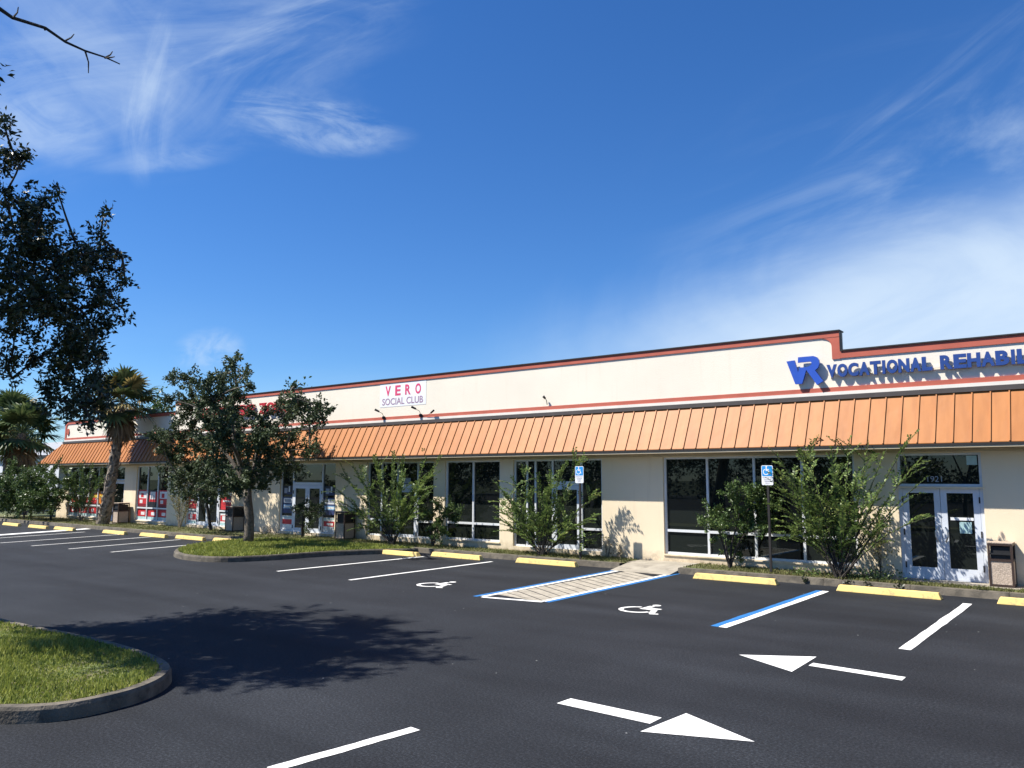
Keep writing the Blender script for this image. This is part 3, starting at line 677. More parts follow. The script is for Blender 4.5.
# A: double door at the right, transom with the number
a, b = X(-4.12), X(-2.50); zt_ = Z(1.96)
wA = window(a, b, zt_, z1, name='transom_window', skip=())
jm = MB(); jm.box(a, a+.07, YW+.05, YW+.135, ZB, zt_-.002); jm.box(b-.07, b, YW+.05, YW+.135, ZB, zt_-.002); jm.box(a+.07, b-.07, YW+.052, YW+.135, ZB-.01, ZB+.015); part(jm, 'door_frame', 'door', mall)
mid = (a+b)/2
d1 = door(a+.075, mid-.004, ZB+.02, zt_-.01, True); d2 = door(mid+.004, b-.075, ZB+.02, zt_-.01, False)
txt('1921', .115, X(-3.40), YW+.094, zt_+.09, 'p_grey', wA, 'house_number', .002)
xa, xb = mid+.16, b-.2
ps = MB(); ps.box(xa, xb, YW+.07, YW+.0755, ZB+1.18, ZB+1.235); part(ps, 'lettering_strip', 'signwhite', d2)
ps = MB(); ps.box(xa+.15, xa+.36, YW+.07, YW+.0755, ZB+.93, ZB+1.15); part(ps, 'notice', 'p_teal', d2)
ps = MB(); ps.box(b-.26, b-.08, YW+.085, YW+.0875, z1-.24, z1-.06); part(ps, 'notice', 'p_teal', wA)
# B: four-pane shop window
window(X(-9.79), X(-5.0), Z(.18), z1, [X(q) for q in (-8.58, -7.36, -6.20)], Z(.78))
# C: single door with side lights and vertical blinds
zd = Z(1.93)
wC = window(X(-14.78), X(-11.66), Z(.12), z1, [X(-14.30), X(-13.99), X(-13.37), X(-12.38)], None, skip=(3,))
tr = MB(); tr.box(X(-13.37)+.03, X(-12.38)-.03, YW+.058, YW+.13, zd, zd+.10); part(tr, 'transom_bar', 'frame', wC); tr = MB(); tr.box(X(-12.38)+.03, X(-11.66)-.056, YW+.058, YW+.13, Z(.68), Z(.74)); part(tr, 'glazing_bar', 'frame', wC)
tg = MB(); tg.quad((X(-13.37), YW+.10, zd+.05), (X(-12.38), YW+.10, zd+.05), (X(-12.38), YW+.10, z1), (X(-13.37), YW+.10, z1)); part(tg, 'pane', 'darkglass', wC)
door(X(-13.37)+.03, X(-12.38)-.03, ZB+.02, zd-.005, True)
bl = MB()
for k in range(5):
    x_ = X(-12.20)+k*.105; bl.add([(x_, YW+.24, Z(.2)), (x_+.095, YW+.27, Z(.2)), (x_+.095, YW+.27, z1-.05), (x_, YW+.24, z1-.05)], [(0, 1, 2, 3)])
bl2 = MB()
part(bl, 'blind', 'blind', wC)
gb = MB(); gb.box(X(-14.70), X(-14.42), YW+.2, YW+.24, Z(.2), Z(.75)); part(gb, 'green_board', 'green', wC)
# D: two-pane window
wD = window(X(-17.56), X(-15.29), Z(.20), z1, [X(-16.41)], Z(.72))
# E: door with side lights
wE = window(X(-21.26), X(-18.06), Z(.16), z1, [X(-20.58), X(-19.80), X(-18.84)], Z(.70), skip=(2,))
zd = Z(1.78)
tr = MB(); tr.box(X(-19.80)+.03, X(-18.84)-.03, YW+.058, YW+.13, zd, zd+.13); part(tr, 'transom_bar', 'frame', wE)
tg = MB(); tg.quad((X(-19.80), YW+.10, zd+.05), (X(-18.84), YW+.10, zd+.05), (X(-18.84), YW+.10, z1), (X(-19.80), YW+.10, z1)); part(tg, 'pane', 'darkglass', wE)
door(X(-19.80)+.03, X(-18.84)-.03, ZB+.02, zd-.005, False)
ps = MB(); ps.box(X(-19.55), X(-19.2), YW+.085, YW+.0875, zd+.15, zd+.32); part(ps, 'notice', 'p_grey', wE)
# F: double door flanked by posters
wF = window(X(-26.26), X(-22.96), Z(.10), z1, [X(-25.50), X(-23.76)], None, glass='darkglass', skip=(1,))
zd = Z(1.86)
tr = MB(); tr.box(X(-25.50)+.03, X(-23.76)-.03, YW+.058, YW+.13, zd, zd+.09); part(tr, 'transom_bar', 'frame', wF)
tg = MB(); tg.quad((X(-25.50), YW+.10, zd+.05), (X(-23.76), YW+.10, zd+.05), (X(-23.76), YW+.10, z1), (X(-25.50), YW+.10, z1)); part(tg, 'pane', 'darkglass', wF)
m_ = (X(-25.50)+X(-23.76))/2
door(X(-25.50)+.03, m_-.004, ZB+.02, zd-.005, True); door(m_+.004, X(-23.76)-.03, ZB+.02, zd-.005, False)
for x0, x1 in ((X(-26.20), X(-25.54)), (X(-23.72), X(-23.02))):
    poster(x0, x1, Z(.78), Z(1.40), [(0, 1, 0, 1, 'p_navy'), (.12, .9, .62, .92, 'p_white'), (.2, .8, .68, .86, 'p_grey'), (.1, .92, .28, .52, 'p_blue'), (.18, .85, .34, .46, 'p_white')], wF)
    poster(x0, x1, Z(1.46), Z(1.82), [(0, 1, 0, 1, 'p_black'), (.15, .45, .2, .75, 'p_grey'), (.55, .68, .35, .95, 'p_white'), (.4, .85, .12, .3, 'p_navy')], wF)
    poster(x0, x1, Z(.16), Z(.68), [(0, 1, 0, 1, 'p_white'), (.05, .95, .38, .74, 'p_red'), (0, 1, .86, .94, 'p_teal'), (.3, .8, .46, .62, 'p_white' if x0 > -24 else 'p_red')], wF)
# G: second posters shop behind the young tree
wG = window(X(-33.0), X(-29.5), Z(.10), z1, [X(-32.2), X(-30.5)], Z(.74), glass='darkglass', skip=(1,))
zd = Z(1.86)
tg = MB(); tg.quad((X(-32.2), YW+.10, zd+.01), (X(-30.5), YW+.10, zd+.01), (X(-30.5), YW+.10, z1), (X(-32.2), YW+.10, z1)); part(tg, 'pane', 'darkglass', wG)
tr = MB(); tr.box(X(-32.2)+.03, X(-30.5)-.03, YW+.058, YW+.13, zd, zd+.09); part(tr, 'transom_bar', 'frame', wG)
m_ = X(-31.35); door(X(-32.2)+.03, m_-.004, ZB+.02, zd-.005, True); door(m_+.004, X(-30.5)-.03, ZB+.02, zd-.005, False)
for x0, x1 in ((X(-32.93), X(-32.24)), (X(-30.46), X(-29.57))):
    poster(x0, x1, Z(.80), Z(1.50), [(0, 1, 0, 1, 'p_red'), (0, 1, .82, 1, 'p_white'), (.2, .85, .45, .55, 'p_white'), (.25, .8, .3, .36, 'p_maroon'), (.5, .95, .6, .78, 'p_black' if x0 > -29 else 'p_white')], wG)
    poster(x0, x1, Z(.16), Z(.66), [(0, 1, 0, 1, 'p_white'), (.05, .95, .3, .8, 'p_red'), (.2, .5, .4, .75, 'p_white'), (.55, .8, .35, .6, 'p_maroon'), (0, 1, 0, .18, 'p_teal')], wG)
# H: poster window by the palm
wH = window(X(-37.45), X(-34.6), Z(.14), z1, [X(-36.5), X(-35.55)], Z(.72), glass='darkglass')
for i, (x0, x1) in enumerate(((X(-37.38), X(-36.55)), (X(-36.45), X(-35.6)), (X(-35.5), X(-34.68)))):
    poster(x0, x1, Z(.78), Z(1.55), [(0, 1, 0, 1, 'p_red'), (.1, .9, .5, .92, 'p_white'), (.3, .6, .55, .8, 'p_red'), (0, 1, 0, .16, 'p_maroon'), (.2, .5, .2, .4, 'p_white')] if i != 1 else
           [(0, 1, 0, 1, 'p_black'), (.1, .95, .3, .9, 'p_red'), (.2, .75, .45, .9, 'p_white'), (.3, .6, .55, .7, 'p_grey')], wH)
    poster(x0, x1, Z(.20), Z(.68), [(0, 1, 0, 1, 'p_maroon'), (.1, .9, .3, .9, 'p_red'), (.4, .8, .4, .7, 'p_white'), (0, 1, 0, .25, 'p_teal')], wH)
# I: door left of it, J: poster window at the far end
wI = window(X(-39.9), X(-38.6), Z(2.0), z1, name='transom_window')
door(X(-39.9)+.02, X(-38.6)-.02, ZB+.02, Z(2.0)-.04, True)
wJ = window(X(-44.6), X(-40.4), Z(.14), z1, [X(-43.5), X(-42.4), X(-41.4)], Z(.72), glass='darkglass')
ed = [-44.6, -43.5, -42.4, -41.4, -40.4]
for i in range(4):
    x0, x1 = X(ed[i])+.07, X(ed[i+1])-.05
    poster(x0, x1, Z(.80), Z(1.45), [(0, 1, 0, 1, ('p_white', 'p_black', 'p_maroon', 'p_orange')[i]), (.1, .9, .1, .45, 'p_red' if i < 3 else 'p_orange'), (.1, .95, .5, .72, 'p_yellow' if i > 1 else 'p_white'), (.2, .7, .8, .95, 'p_white')], wJ)
    poster(x0, x1, Z(.18), Z(.68), [(0, 1, 0, 1, 'p_maroon'), (.15, .85, .35, .85, 'p_red'), (.3, .6, .4, .75, 'p_white'), (0, 1, 0, .25, 'p_teal'), (0, 1, .9, 1, 'p_white')], wJ)

# ------------------------------------------------------------------ signs on the parapet
YS = YW-.045
def channel(name, s, x0, x1, z0, hgt, mat, parent, bold, skipc=' '):
    chars = list(s); wts = [1.0 if c not in ' IL' else (.48 if c == 'I' else .9 if c == 'L' else .75) for c in chars]
    tot = sum(wts); x = x0
    for c, wv in zip(chars, wts):
        wd = (x1-x0)*wv/tot
        if c != ' ': txt(c, hgt, x+wd*.5, YS-.03, z0, mat, parent, 'letter', .05, bold, width=wd*(.95 if c != 'I' else .55))
        x += wd
sv = thing('channel_letter_sign', 'large blue raised letters reading VOCATIONAL REHABIL on the right parapet', 'sign', (-3.1, YW-.1, 4.28))
channel('vr', 'VOCATIONAL', -5.13, -3.06, 4.29, .285, 'letter_blue', sv, .055)
channel('vr', 'REHABILITATION', -2.93, .02, 4.29, .285, 'letter_blue', sv, .055)
rw_ = MB(); rw_.box(-5.1, 0, YS-.028, YS-.001, 4.335, 4.365); part(rw_, 'raceway', 'parapet', sv)
lg = thing('logo_sign', 'big blue interlocked V and R logo left of the blue lettering', 'sign', (-5.6, YW-.1, 4.18))
m = MB(); m.prism_y([(-5.98, 4.725), (-5.805, 4.20), (-5.655, 4.20), (-5.535, 4.56), (-5.70, 4.565), (-5.735, 4.46), (-5.805, 4.735)], YS-.10, YS-.04); part(m, 'letter', 'logo_blue', lg)
m = MB(); m.prism_y([(-5.73, 4.675), (-5.47, 4.68), (-5.435, 4.655), (-5.435, 4.62), (-5.47, 4.585), (-5.53, 4.565), (-5.56, 4.51), (-5.335, 4.15), (-5.20, 4.225), (-5.365, 4.475), (-5.30, 4.53), (-5.265, 4.62), (-5.275, 4.70), (-5.32, 4.765), (-5.39, 4.795), (-5.72, 4.795)], YS-.103, YS-.042); part(m, 'letter', 'logo_blue', lg)
m = MB(); m.box(-5.75, -5.70, YS-.04, YS-.002, 4.3, 4.36); part(m, 'bracket', 'dark_metal', lg); m = MB(); m.box(-5.42, -5.38, YS-.042, YS-.002, 4.42, 4.45); part(m, 'bracket', 'dark_metal', lg)
vs_ = thing('panel_sign', 'white rectangular panel sign reading VERO SOCIAL CLUB with pink and grey letters', 'sign', (-18.3, YW-.05, 4.4))
m = MB(); m.box(-19.36, -17.27, YW-.026, YW-.021, 4.41, 5.16); part(m, 'panel', 'signwhite', vs_)
for i, ch in enumerate('VERO'): txt(ch, .33, -18.98+i*.455, YW-.0263, 4.76, 'pink', vs_, 'letter', .003, .03, width=.25)
txt('SOCIAL CLUB', .22, -18.32, YW-.0263, 4.47, 'mauve', vs_, 'lettering', .003, .012, width=1.85)
fs_ = thing('channel_letter_sign', 'red raised letters on the parapet half hidden behind the island tree', 'sign', (-27.2, YW-.1, 4.5))
channel('x', 'FITNESS', -29.9, -26.2, 4.50, .42, 'letter_red', fs_, .035)
channel('x', 'ZONE', -25.95, -24.0, 4.50, .42, 'letter_red', fs_, .035)
def flood(x, label, two=True):
    t = thing('flood_light', label, 'flood light', (x, YW-.06, 4.06), 'black spot lights along the parapet')
    m = MB(); m.box(x-.05, x+.05, YW-.09, YW-.046, 4.02, 4.11); part(m, 'base', 'black', t)
    m = MB(); m.tube([(x, YW-.07, 4.10), (x-.01, YW-.12, 4.2), (x-.1, YW-.2, 4.26)], .009, .008, 6); part(m, 'arm', 'black', t)
    m = MB(); m.tube([(x-.21, YW-.26, 4.33), (x-.14, YW-.22, 4.29), (x-.09, YW-.18, 4.26)], .036, .028, 10); part(m, 'lamp_head', 'black', t)
    if two:
        m = MB(); m.tube([(x+.03, YW-.07, 4.08), (x+.28, YW-.09, 4.04), (x+.52, YW-.14, 4.12)], .007, .006, 6); part(m, 'arm', 'black', t)
        m = MB(); m.tube([(x+.5, YW-.13, 4.11), (x+.66, YW-.17, 4.18)], .028, .03, 10); part(m, 'lamp_head', 'black', t)
flood(-19.12, 'black spot light under the left end of the white VERO panel', False); flood(-17.45, 'black twin-armed spot light under the right end of the white VERO panel', True); t = thing('flood_light', 'lone small black lamp bracket on the bare parapet between the two signs', 'flood light', (-12.6, YW-.06, 4.15), 'black spot lights along the parapet')
m = MB(); m.tube([(-12.62, YW-.05, 4.13), (-12.62, YW-.08, 4.24), (-12.65, YW-.10, 4.31)], .010, .010, 6); part(m, 'arm', 'black', t)
m = MB(); m.tube([(-12.65, YW-.10, 4.30), (-12.68, YW-.15, 4.36)], .03, .035, 8); part(m, 'lamp_head', 'black', t)

# ------------------------------------------------------------------ wheel stops
SL = 1.80
def stop_mesh():
    m = MB(); h = SL/2
    m.add([(-h, -.085, 0), (h, -.085, 0), (h, .085, 0), (-h, .085, 0), (-h+.05, -.055, .115), (h-.05, -.055, .115), (h-.05, .055, .115), (-h+.05, .055, .115)],
          [(0, 3, 2, 1), (4, 5, 6, 7), (0, 1, 5, 4), (1, 2, 6, 5), (2, 3, 7, 6), (3, 0, 4, 7)])
    return m
stops = [(-1.12, 16.12, 'yellow wheel stop cut off by the right edge of the photo'), (-3.74, 16.02, 'yellow wheel stop in front of the glass double door'),
         (-6.70, 16.10, 'yellow wheel stop in front of the round shrub and the blue edged bay'), (-11.63, 16.30, 'yellow wheel stop below the left blue parking sign'),
         (-14.44, 16.12, 'yellow wheel stop in front of the narrow two pane window'), (-16.35, 15.72, 'yellow wheel stop at the right tip of the tree island, dappled with shade'),
         (-23.72, 15.28, 'yellow wheel stop just left of the tree island'), (-25.88, 15.14, 'yellow wheel stop in front of the poster double door'),
         (-28.05, 14.98, 'yellow wheel stop in front of the pale scrubby shrub'), (-30.7, 14.86, 'yellow wheel stop at the foot of the leaning palm'),
         (-34.4, 14.62, 'yellow wheel stop just left of the wide white stripe'), (-36.6, 14.50, 'yellow wheel stop in front of the thin bare shrub at far left'), (-39.4, 14.50, 'leftmost yellow wheel stop near the edge of the photo')]
so0 = None
for i, (x_, y_, lab) in enumerate(stops):
    if so0 is None: o = so0 = stop_mesh().build('wheel_stop', 'stop', bevel=.012)
    else: o = so0.copy(); C.objects.link(o)
    o.location = (x_, y_, .001); o.rotation_euler.z = math.radians(rnd.uniform(-1.2, 1.2) if i != 1 else -1.5)
    tag(o, lab, 'wheel stop', 'yellow wheel stops along the kerb')

# ------------------------------------------------------------------ litter bins, box, parking signs
def bin_(x, y, label, w=.40, h=.86, z=.136):
    t = thing('litter_bin', label, 'trash can', (x, y, z), 'pebble panelled litter bins by the doors')
    d = w; p = .035; x0, x1, y0, y1 = x-w/2, x+w/2, y-d/2, y+d/2; hb = .58*h
    m = MB()
    for a in (x0, x1-p):
        for b in (y0, y1-p): m.box(a, a+p, b, b+p, z, z+h)
    for zz in (z+.0, z+hb, z+h-.05):
        m.box(x0+p, x1-p, y0, y0+p, zz, zz+.04); m.box(x0+p, x1-p, y1-p, y1, zz, zz+.04); m.box(x0, x0+p, y0+p, y1-p, zz, zz+.04); m.box(x1-p, x1, y0+p, y1-p, zz, zz+.04)
    part(m, 'frame', 'brown', t)
    m = MB(); m.box(x0+p, x1-p, y0+.012, y1-.012, z+.045, z+hb-.002); part(m, 'panel', 'pebble', t); m = MB(); m.box(x0+.012, x0+p-.001, y0+p, y1-p, z+.045, z+hb-.002); part(m, 'panel', 'pebble', t); m = MB(); m.box(x1-p+.001, x1-.012, y0+p, y1-p, z+.045, z+hb-.002); part(m, 'panel', 'pebble', t)
    m = MB(); m.box(x0+p+.01, x1-p-.01, y0+p+.01, y1-p-.01, z+hb+.045, z+h-.07); m.box(x0+p, x1-p, y0+.01, y0+.03, z+hb+.12, z+hb+.15); part(m, 'liner', 'black', t)
    m = MB(); m.box(x0-.005, x1+.005, y0-.005, y1+.005, z+h-.008, z+h+.012); part(m, 'top_tray', 'tanbox' if False else 'pebble', t)
    return t
bin_(-2.08, 17.58, 'litter bin with pebbled panel beside the right double door', .40, .80)
bin_(-20.6, 17.50, 'litter bin half shaded behind the spiky shrub near the tree island', .46, .90, .125)
bin_(-26.9, 17.5, 'litter bin seen just left of the island tree trunk', .50, .92, .125)
bin_(-35.6, 17.45, 'dark litter bin at the foot of the leaning palm', .50, .88, .125)
def park_sign(x, y, label, zt):
    t = thing('parking_sign', label, 'sign', (x, y, .12), 'blue and white accessible parking signs')
    m = MB(); m.box(x-.024, x+.024, y-.02, y+.02, .0, zt-.08); part(m, 'post', 'dark_metal', t)
    w_, h_ = .25, .42; z0 = zt-h_; y0 = y-.026
    def rr(x0, x1, z0, z1, r):
        return [(cx+r*math.cos(a), cz+r*math.sin(a)) for cx, cz, s in ((x1-r, z0+r, -90), (x1-r, z1-r, 0), (x0+r, z1-r, 90), (x0+r, z0+r, 180)) for a in np.radians(np.linspace(s, s+90, 5))]
    m = MB(); m.prism_y(rr(x-w_/2, x+w_/2, z0, zt, .03), y0-.004, y0); pl = part(m, 'panel', 'signwhite', t)
    m = MB(); m.prism_y(rr(x-w_/2+.012, x+w_/2-.012, z0+.19, zt-.012, .022), y0-.0055, y0-.0045); part(m, 'blue_field', 'signblue', pl)
    m = MB(); s_ = .185; cx, cz = x-.005, z0+.30
    def P(q): return (cx+s_*q[0], cz+s_*q[1])
    for poly in ([(-.12, .0), (.0, .0), (.0, .42), (-.12, .42)], [(.005, .13), (.25, .13), (.25, .22), (.005, .22)], [(.005, .0), (.22, .0), (.22, .09), (.005, .09)], [(.13, .0), (.27, -.36), (.36, -.30), (.225, .09)]):
        m.prism_y([P(q) for q in poly], y0-.0075, y0-.006)
    m.prism_y([P((-.05+.09*math.cos(a), .5+.09*math.sin(a))) for a in np.linspace(0, 2*math.pi, 12, endpoint=False)], y0-.0075, y0-.006)
    an = np.radians(np.linspace(105, 338, 16))
    for a, b in zip(an[:-1], an[1:]):
        m.prism_y([P((-.1+.36*math.cos(a), -.1+.36*math.sin(a))), P((-.1+.36*math.cos(b), -.1+.36*math.sin(b))), P((-.1+.27*math.cos(b), -.1+.27*math.sin(b))), P((-.1+.27*math.cos(a), -.1+.27*math.sin(a)))], y0-.0075, y0-.006)
    part(m, 'wheelchair_symbol', 'signwhite', pl)
    for k, s in enumerate(('PARKING BY', 'DISABLED', 'PERMIT', 'ONLY')): txt(s, .026, x, y0-.0045, z0+.145-k*.04, 'greyletter', pl, 'lettering', .001, .005)
park_sign(-11.00, 16.88, 'accessible parking sign standing among the spiky shrub by the single door', 2.42)
park_sign(-6.22, 16.9, 'accessible parking sign between the round shrub and the largest myrtle', 2.40)

# ------------------------------------------------------------------ trees and shrubs
T_CL = [(-21.84,13.91,5.69,0.31),(-24.99,15.51,5.59,0.49),(-21.79,12.97,4.88,0.42),(-28.52,16.18,5.85,0.38),(-29.89,16.36,6.05,0.28),(-23.33,15.32,5.65,0.27),(-21.35,12.99,4.4,0.53),(-22.45,14.42,4.74,0.51),(-27.8,15.98,4.83,0.6),(-27.57,15.06,4.93,0.29),(-20.42,13.59,4.84,0.18),(-18.4,13.69,4.67,0.14),(-17.73,13.04,4.27,0.21),(-19.59,14.78,4.2,0.42),(-17.11,13.49,4.05,0.24),(-18.18,14.49,3.87,0.29),(-20.92,16.2,3.82,0.45),(-22.28,16.22,4.14,0.47),(-21.25,14.67,3.78,0.31),(-24.19,15.78,3.96,0.45),(-21.7,13.31,3.63,0.54),(-28.45,16.4,3.94,0.69),(-29.32,16.09,3.76,0.54),(-27.33,14.63,3.45,0.43),(-28.66,16.17,2.98,0.69),(-23.22,13.93,2.99,0.63),(-25.59,16.53,3.22,0.72),(-20.18,14.03,3.02,0.59),(-22.08,16.31,3.2,0.6),(-20.59,15.98,3,0.32),(-27.51,16.35,2.22,0.67),(-27.5,15.56,2.04,0.51),(-20.7,13.08,2.34,0.58),(-20.39,13.86,2.34,0.53),(-21.16,15.29,2.36,0.44),(-21.53,16.25,2.37,0.26),(-25.21,15.39,1.63,0.41),(-19.96,12.95,1.83,0.34),(-20.39,14.12,1.88,0.24),(-24.28,14.11,1.56,0.26),(-21.36,13.45,3.24,0.6),(-20.14,13.66,3.21,0.52),(-20.75,14.76,3.52,0.43),(-22.49,14.22,4.31,0.41),(-22.16,13.81,3.95,0.37),(-21.51,14.37,4.14,0.25),(-22.83,16.4,4.62,0.31),(-20.36,15.07,4.26,0.28),(-26.21,15.66,4.47,0.5),(-23.42,16.34,4.37,0.21)]
t = thing('broadleaf_tree', 'small broadleaf tree with an airy grey green crown on the kerbed grass island', 'tree', (-21.75, 14.65, .13))
m = MB(); m.tube([(-21.75, 14.65, .1), (-21.74, 14.66, .35), (-21.80, 14.68, .9), (-21.95, 14.7, 1.5), (-22.02, 14.72, 1.9)], .165, .115, 10, bumpy=.06)
hubs = [(-23.4, 14.3, 3.2), (-22.3, 15.4, 3.8), (-21.2, 14.2, 3.1), (-20.6, 15.2, 3.4), (-22.6, 14.5, 4.6), (-21.6, 13.6, 3.4), (-24.2, 15.3, 2.9)]
branchy(m, (-22.0, 14.71, 1.75), hubs, T_CL, .075, .018); part(m, 'trunk', 'bark', t, smooth=True)
quads_mesh('crown', clump_leaves(T_CL, 40, .095, .58, 15, .3, 1.15), 'treeleaf', t, orgof(t))

O_IN = [(-11.8,3.88,6.87,0.12),(-11.97,4.05,6.62,0.16),(-12.02,4.2,6.53,0.12),(-12.33,4.11,6.55,0.16),(-11.98,4.01,5.96,0.16),(-12.23,4.3,5.92,0.22),(-10.63,3.99,5.55,0.17),(-11.31,4.41,5.98,0.09),(-12.2,4.49,5.82,0.22),(-11.77,4.1,5.38,0.3),(-12.08,4.58,5.67,0.16),(-10.87,3.76,4.67,0.28),(-11.37,4.28,5.07,0.27),(-10.91,4.35,4.87,0.2),(-11.34,4.7,5.34,0.13),(-11.34,4.84,5.22,0.2),(-10.37,4.55,5.23,0.1),(-10.68,4.76,5.61,0.09),(-10.79,4.79,5.15,0.15),(-11.9,5.1,5.05,0.29),(-11.53,5.28,5.14,0.15),(-10.48,4.93,5.06,0.08),(-11.54,5.39,5.08,0.11),(-10.42,4.98,4.67,0.09),(-11.3,5.13,4.74,0.19),(-10.7,4.29,4.43,0.29),(-10.6,3.92,4.28,0.3),(-12.17,4.19,4.41,0.31),(-10.75,4.57,4.29,0.27),(-10.66,4.78,4.38,0.18),(-11.84,5.54,4.7,0.13),(-11.6,5.58,4.46,0.08),(-10.8,4.8,4.06,0.19),(-12.03,5,4.19,0.28),(-11.57,4.09,3.97,0.2),(-11.59,4.73,3.82,0.24),(-10.7,4.65,3.69,0.22),(-11.84,5.36,3.79,0.15),(-11.83,4.16,3.6,0.18),(-12.28,4.38,3.49,0.09),(-12.08,4.55,3.71,0.17),(-11,4.37,3.36,0.19),(-11,4.67,3.39,0.27),(-10.58,4.75,3.33,0.19),(-10.7,4.38,3.08,0.17),(-10.48,4.53,3.02,0.2),(-10.8,4.86,3.09,0.18),(-11.25,5.18,3.21,0.12),(-10.34,4.58,2.86,0.12),(-11.54,4.85,2.93,0.11),(-11.07,4.39,3.14,0.09),(-10.84,4.81,2.77,0.08),(-12.01,4.35,4.91,0.31),(-11.32,4.47,4.75,0.27),(-11.15,4.06,5.18,0.24),(-11.23,4.69,3.68,0.22),(-11.72,4.53,4.41,0.28),(-10.44,4.59,3.79,0.17)]
O_OUT = [(-12.66,2.87,5.47,0.39),(-11.34,1.9,6.13,0.39),(-11.04,2.79,6.24,0.6),(-13.42,2.09,5.81,0.6),(-11.8,2.72,6.42,0.54),(-12.65,2.58,7.46,0.47),(-12.74,2.18,8.39,0.58),(-12.19,1.6,6.34,0.41),(-12.41,2.52,8.76,0.35),(-13.41,2.71,6,0.38),(-12.29,1.85,6.75,0.43),(-12.94,2.75,6.37,0.38),(-14.27,2.66,4.57,0.6),(-13.98,3.91,5.58,0.42),(-14.24,3.54,8.83,0.57),(-12.63,3.74,5.55,0.39),(-14.79,4.27,6.02,0.39),(-13.27,2.88,7.06,0.47),(-11.83,2.11,7.24,0.48),(-12.62,2.59,7.9,0.48),(-14.88,2.5,5.78,0.53),(-12.39,2.52,8.61,0.47),(-11.17,2.06,7.2,0.44),(-14.33,2.97,7.14,0.44),(-11.6,3.26,4.24,0.36),(-14.74,3.16,5.86,0.57),(-14.78,2.59,5.25,0.39),(-14.05,2.51,6.4,0.36),(-13.92,3.6,5.29,0.53),(-11.72,2.17,5.05,0.52),(-13.39,1.61,6.77,0.6),(-12.8,3.05,4.23,0.37),(-13.4,2.84,3.99,0.36),(-13.43,3.9,4.17,0.43),(-13.94,3.51,8.33,0.41),(-14.06,3.16,4.25,0.46),(-14.69,2.63,7.49,0.42),(-12.3,2.49,6.1,0.44),(-12.74,2.2,7.67,0.46),(-14.1,2.35,6.85,0.44),(-11.54,2.54,5.67,0.41),(-12.26,3.28,4.5,0.56),(-15.55,3.81,6.99,0.4),(-13.91,3.2,6.37,0.53),(-12.78,2.74,4.14,0.37),(-14.47,3.83,8.72,0.41),(-13.49,2.24,7.36,0.57),(-12.34,2.26,4.77,0.5),(-14.49,3.16,6.27,0.52),(-11.59,1.79,5.96,0.49),(-13.57,1.95,7.04,0.44),(-14,1.95,6.38,0.44),(-14,2.98,8.45,0.48),(-12.68,3.22,8.93,0.37),(-14.25,3.55,5.84,0.48),(-13.21,3.62,4.18,0.42),(-14.43,3.38,5.22,0.47),(-13.13,1.75,5.83,0.57),(-13.28,2.65,7.92,0.44),(-11.41,2.11,6.6,0.59),(-12.13,3.16,5.76,0.47),(-12.53,2.64,6.75,0.53),(-14.88,3.66,7.65,0.35),(-13.98,3.99,8.35,0.38),(-12.22,3.23,7.22,0.41),(-15.24,3.56,7.33,0.57),(-13.7,1.77,6.08,0.51),(-11.69,2.63,5.99,0.43),(-12.55,2.76,4.3,0.48),(-12.67,3.46,5.22,0.49),(-14.22,3.61,7.95,0.5),(-11.83,1.89,6.95,0.41),(-14.08,2.97,8.61,0.38),(-13.33,3.35,9.17,0.38),(-13.02,1.96,4.83,0.59),(-12.08,3.21,7.31,0.41),(-15.03,3.55,6.16,0.55),(-12.33,3.1,4.51,0.42),(-13.3,3.47,8.31,0.41),(-12.7,2.43,7.42,0.5),(-14.78,2.71,6.22,0.37),(-11.96,2.54,5.33,0.37),(-13.95,3.12,7.08,0.5),(-14.65,3.5,7.81,0.36),(-13.13,2.16,5.56,0.52),(-11.02,2.23,6.36,0.43),(-12.04,2.55,6.5,0.5),(-13.86,3.25,5.48,0.51),(-14.37,2.36,7.42,0.5),(-14.96,4.18,7.65,0.53),(-12.66,1.85,7.85,0.44),(-14.09,3.61,7.07,0.51),(-14.88,3.5,6.84,0.4),(-14.14,2.16,5.94,0.58),(-15.17,3.05,7.59,0.51),(-12.98,2.1,7.44,0.53),(-12.29,1.61,6.53,0.52),(-14.38,3.71,6.63,0.53),(-11.52,2.97,8.01,0.48),(-13.88,3.75,3.94,0.4)]
t = thing('live_oak', 'big dark leafy oak reaching in from the left edge over the near island', 'tree', (-14.2, 3.6, .13))
m = MB(); m.tube([(-14.2, 3.6, .1), (-14.15, 3.62, .8), (-13.9, 3.6, 1.8), (-13.7, 3.65, 2.9)], .30, .20, 12, bumpy=.05)
hubs = [(-12.6, 3.9, 4.4), (-13.0, 3.9, 5.8), (-13.3, 3.2, 7.5), (-14.6, 2.6, 6.2), (-12.9, 3.95, 3.8), (-13.0, 2.6, 6.4)]
branchy(m, (-13.72, 3.65, 2.7), hubs, O_IN+O_OUT, .09, .012); part(m, 'trunk', 'darkbark', t, smooth=True)
quads_mesh('crown', np.concatenate([clump_leaves(O_IN, 46, .078, .44, 15, .15, 1.38), clump_leaves(O_OUT, 19, .10, .5, 16, .3, 1.2)]), 'oakleaf', t, orgof(t))
TW = [(-2.907,0.741,3.69),(-2.882,0.832,3.672),(-2.862,0.9,3.649),(-2.85,0.936,3.627),(-2.82,1.024,3.615),(-2.798,1.081,3.593),(-2.775,1.139,3.575),(-2.751,1.196,3.566),(-2.732,1.24,3.56)]
island([(-7.4, -2.4), (-4.2, -2.4), (-3.8, -1.5), (-4.3, -.7), (-7.4, -.7), (-7.8, -1.5)])
t = thing('bare_tree', 'bare twig of a leafless tree crossing the sky in the top left corner', 'tree', (-5.6, -1.5, .13))
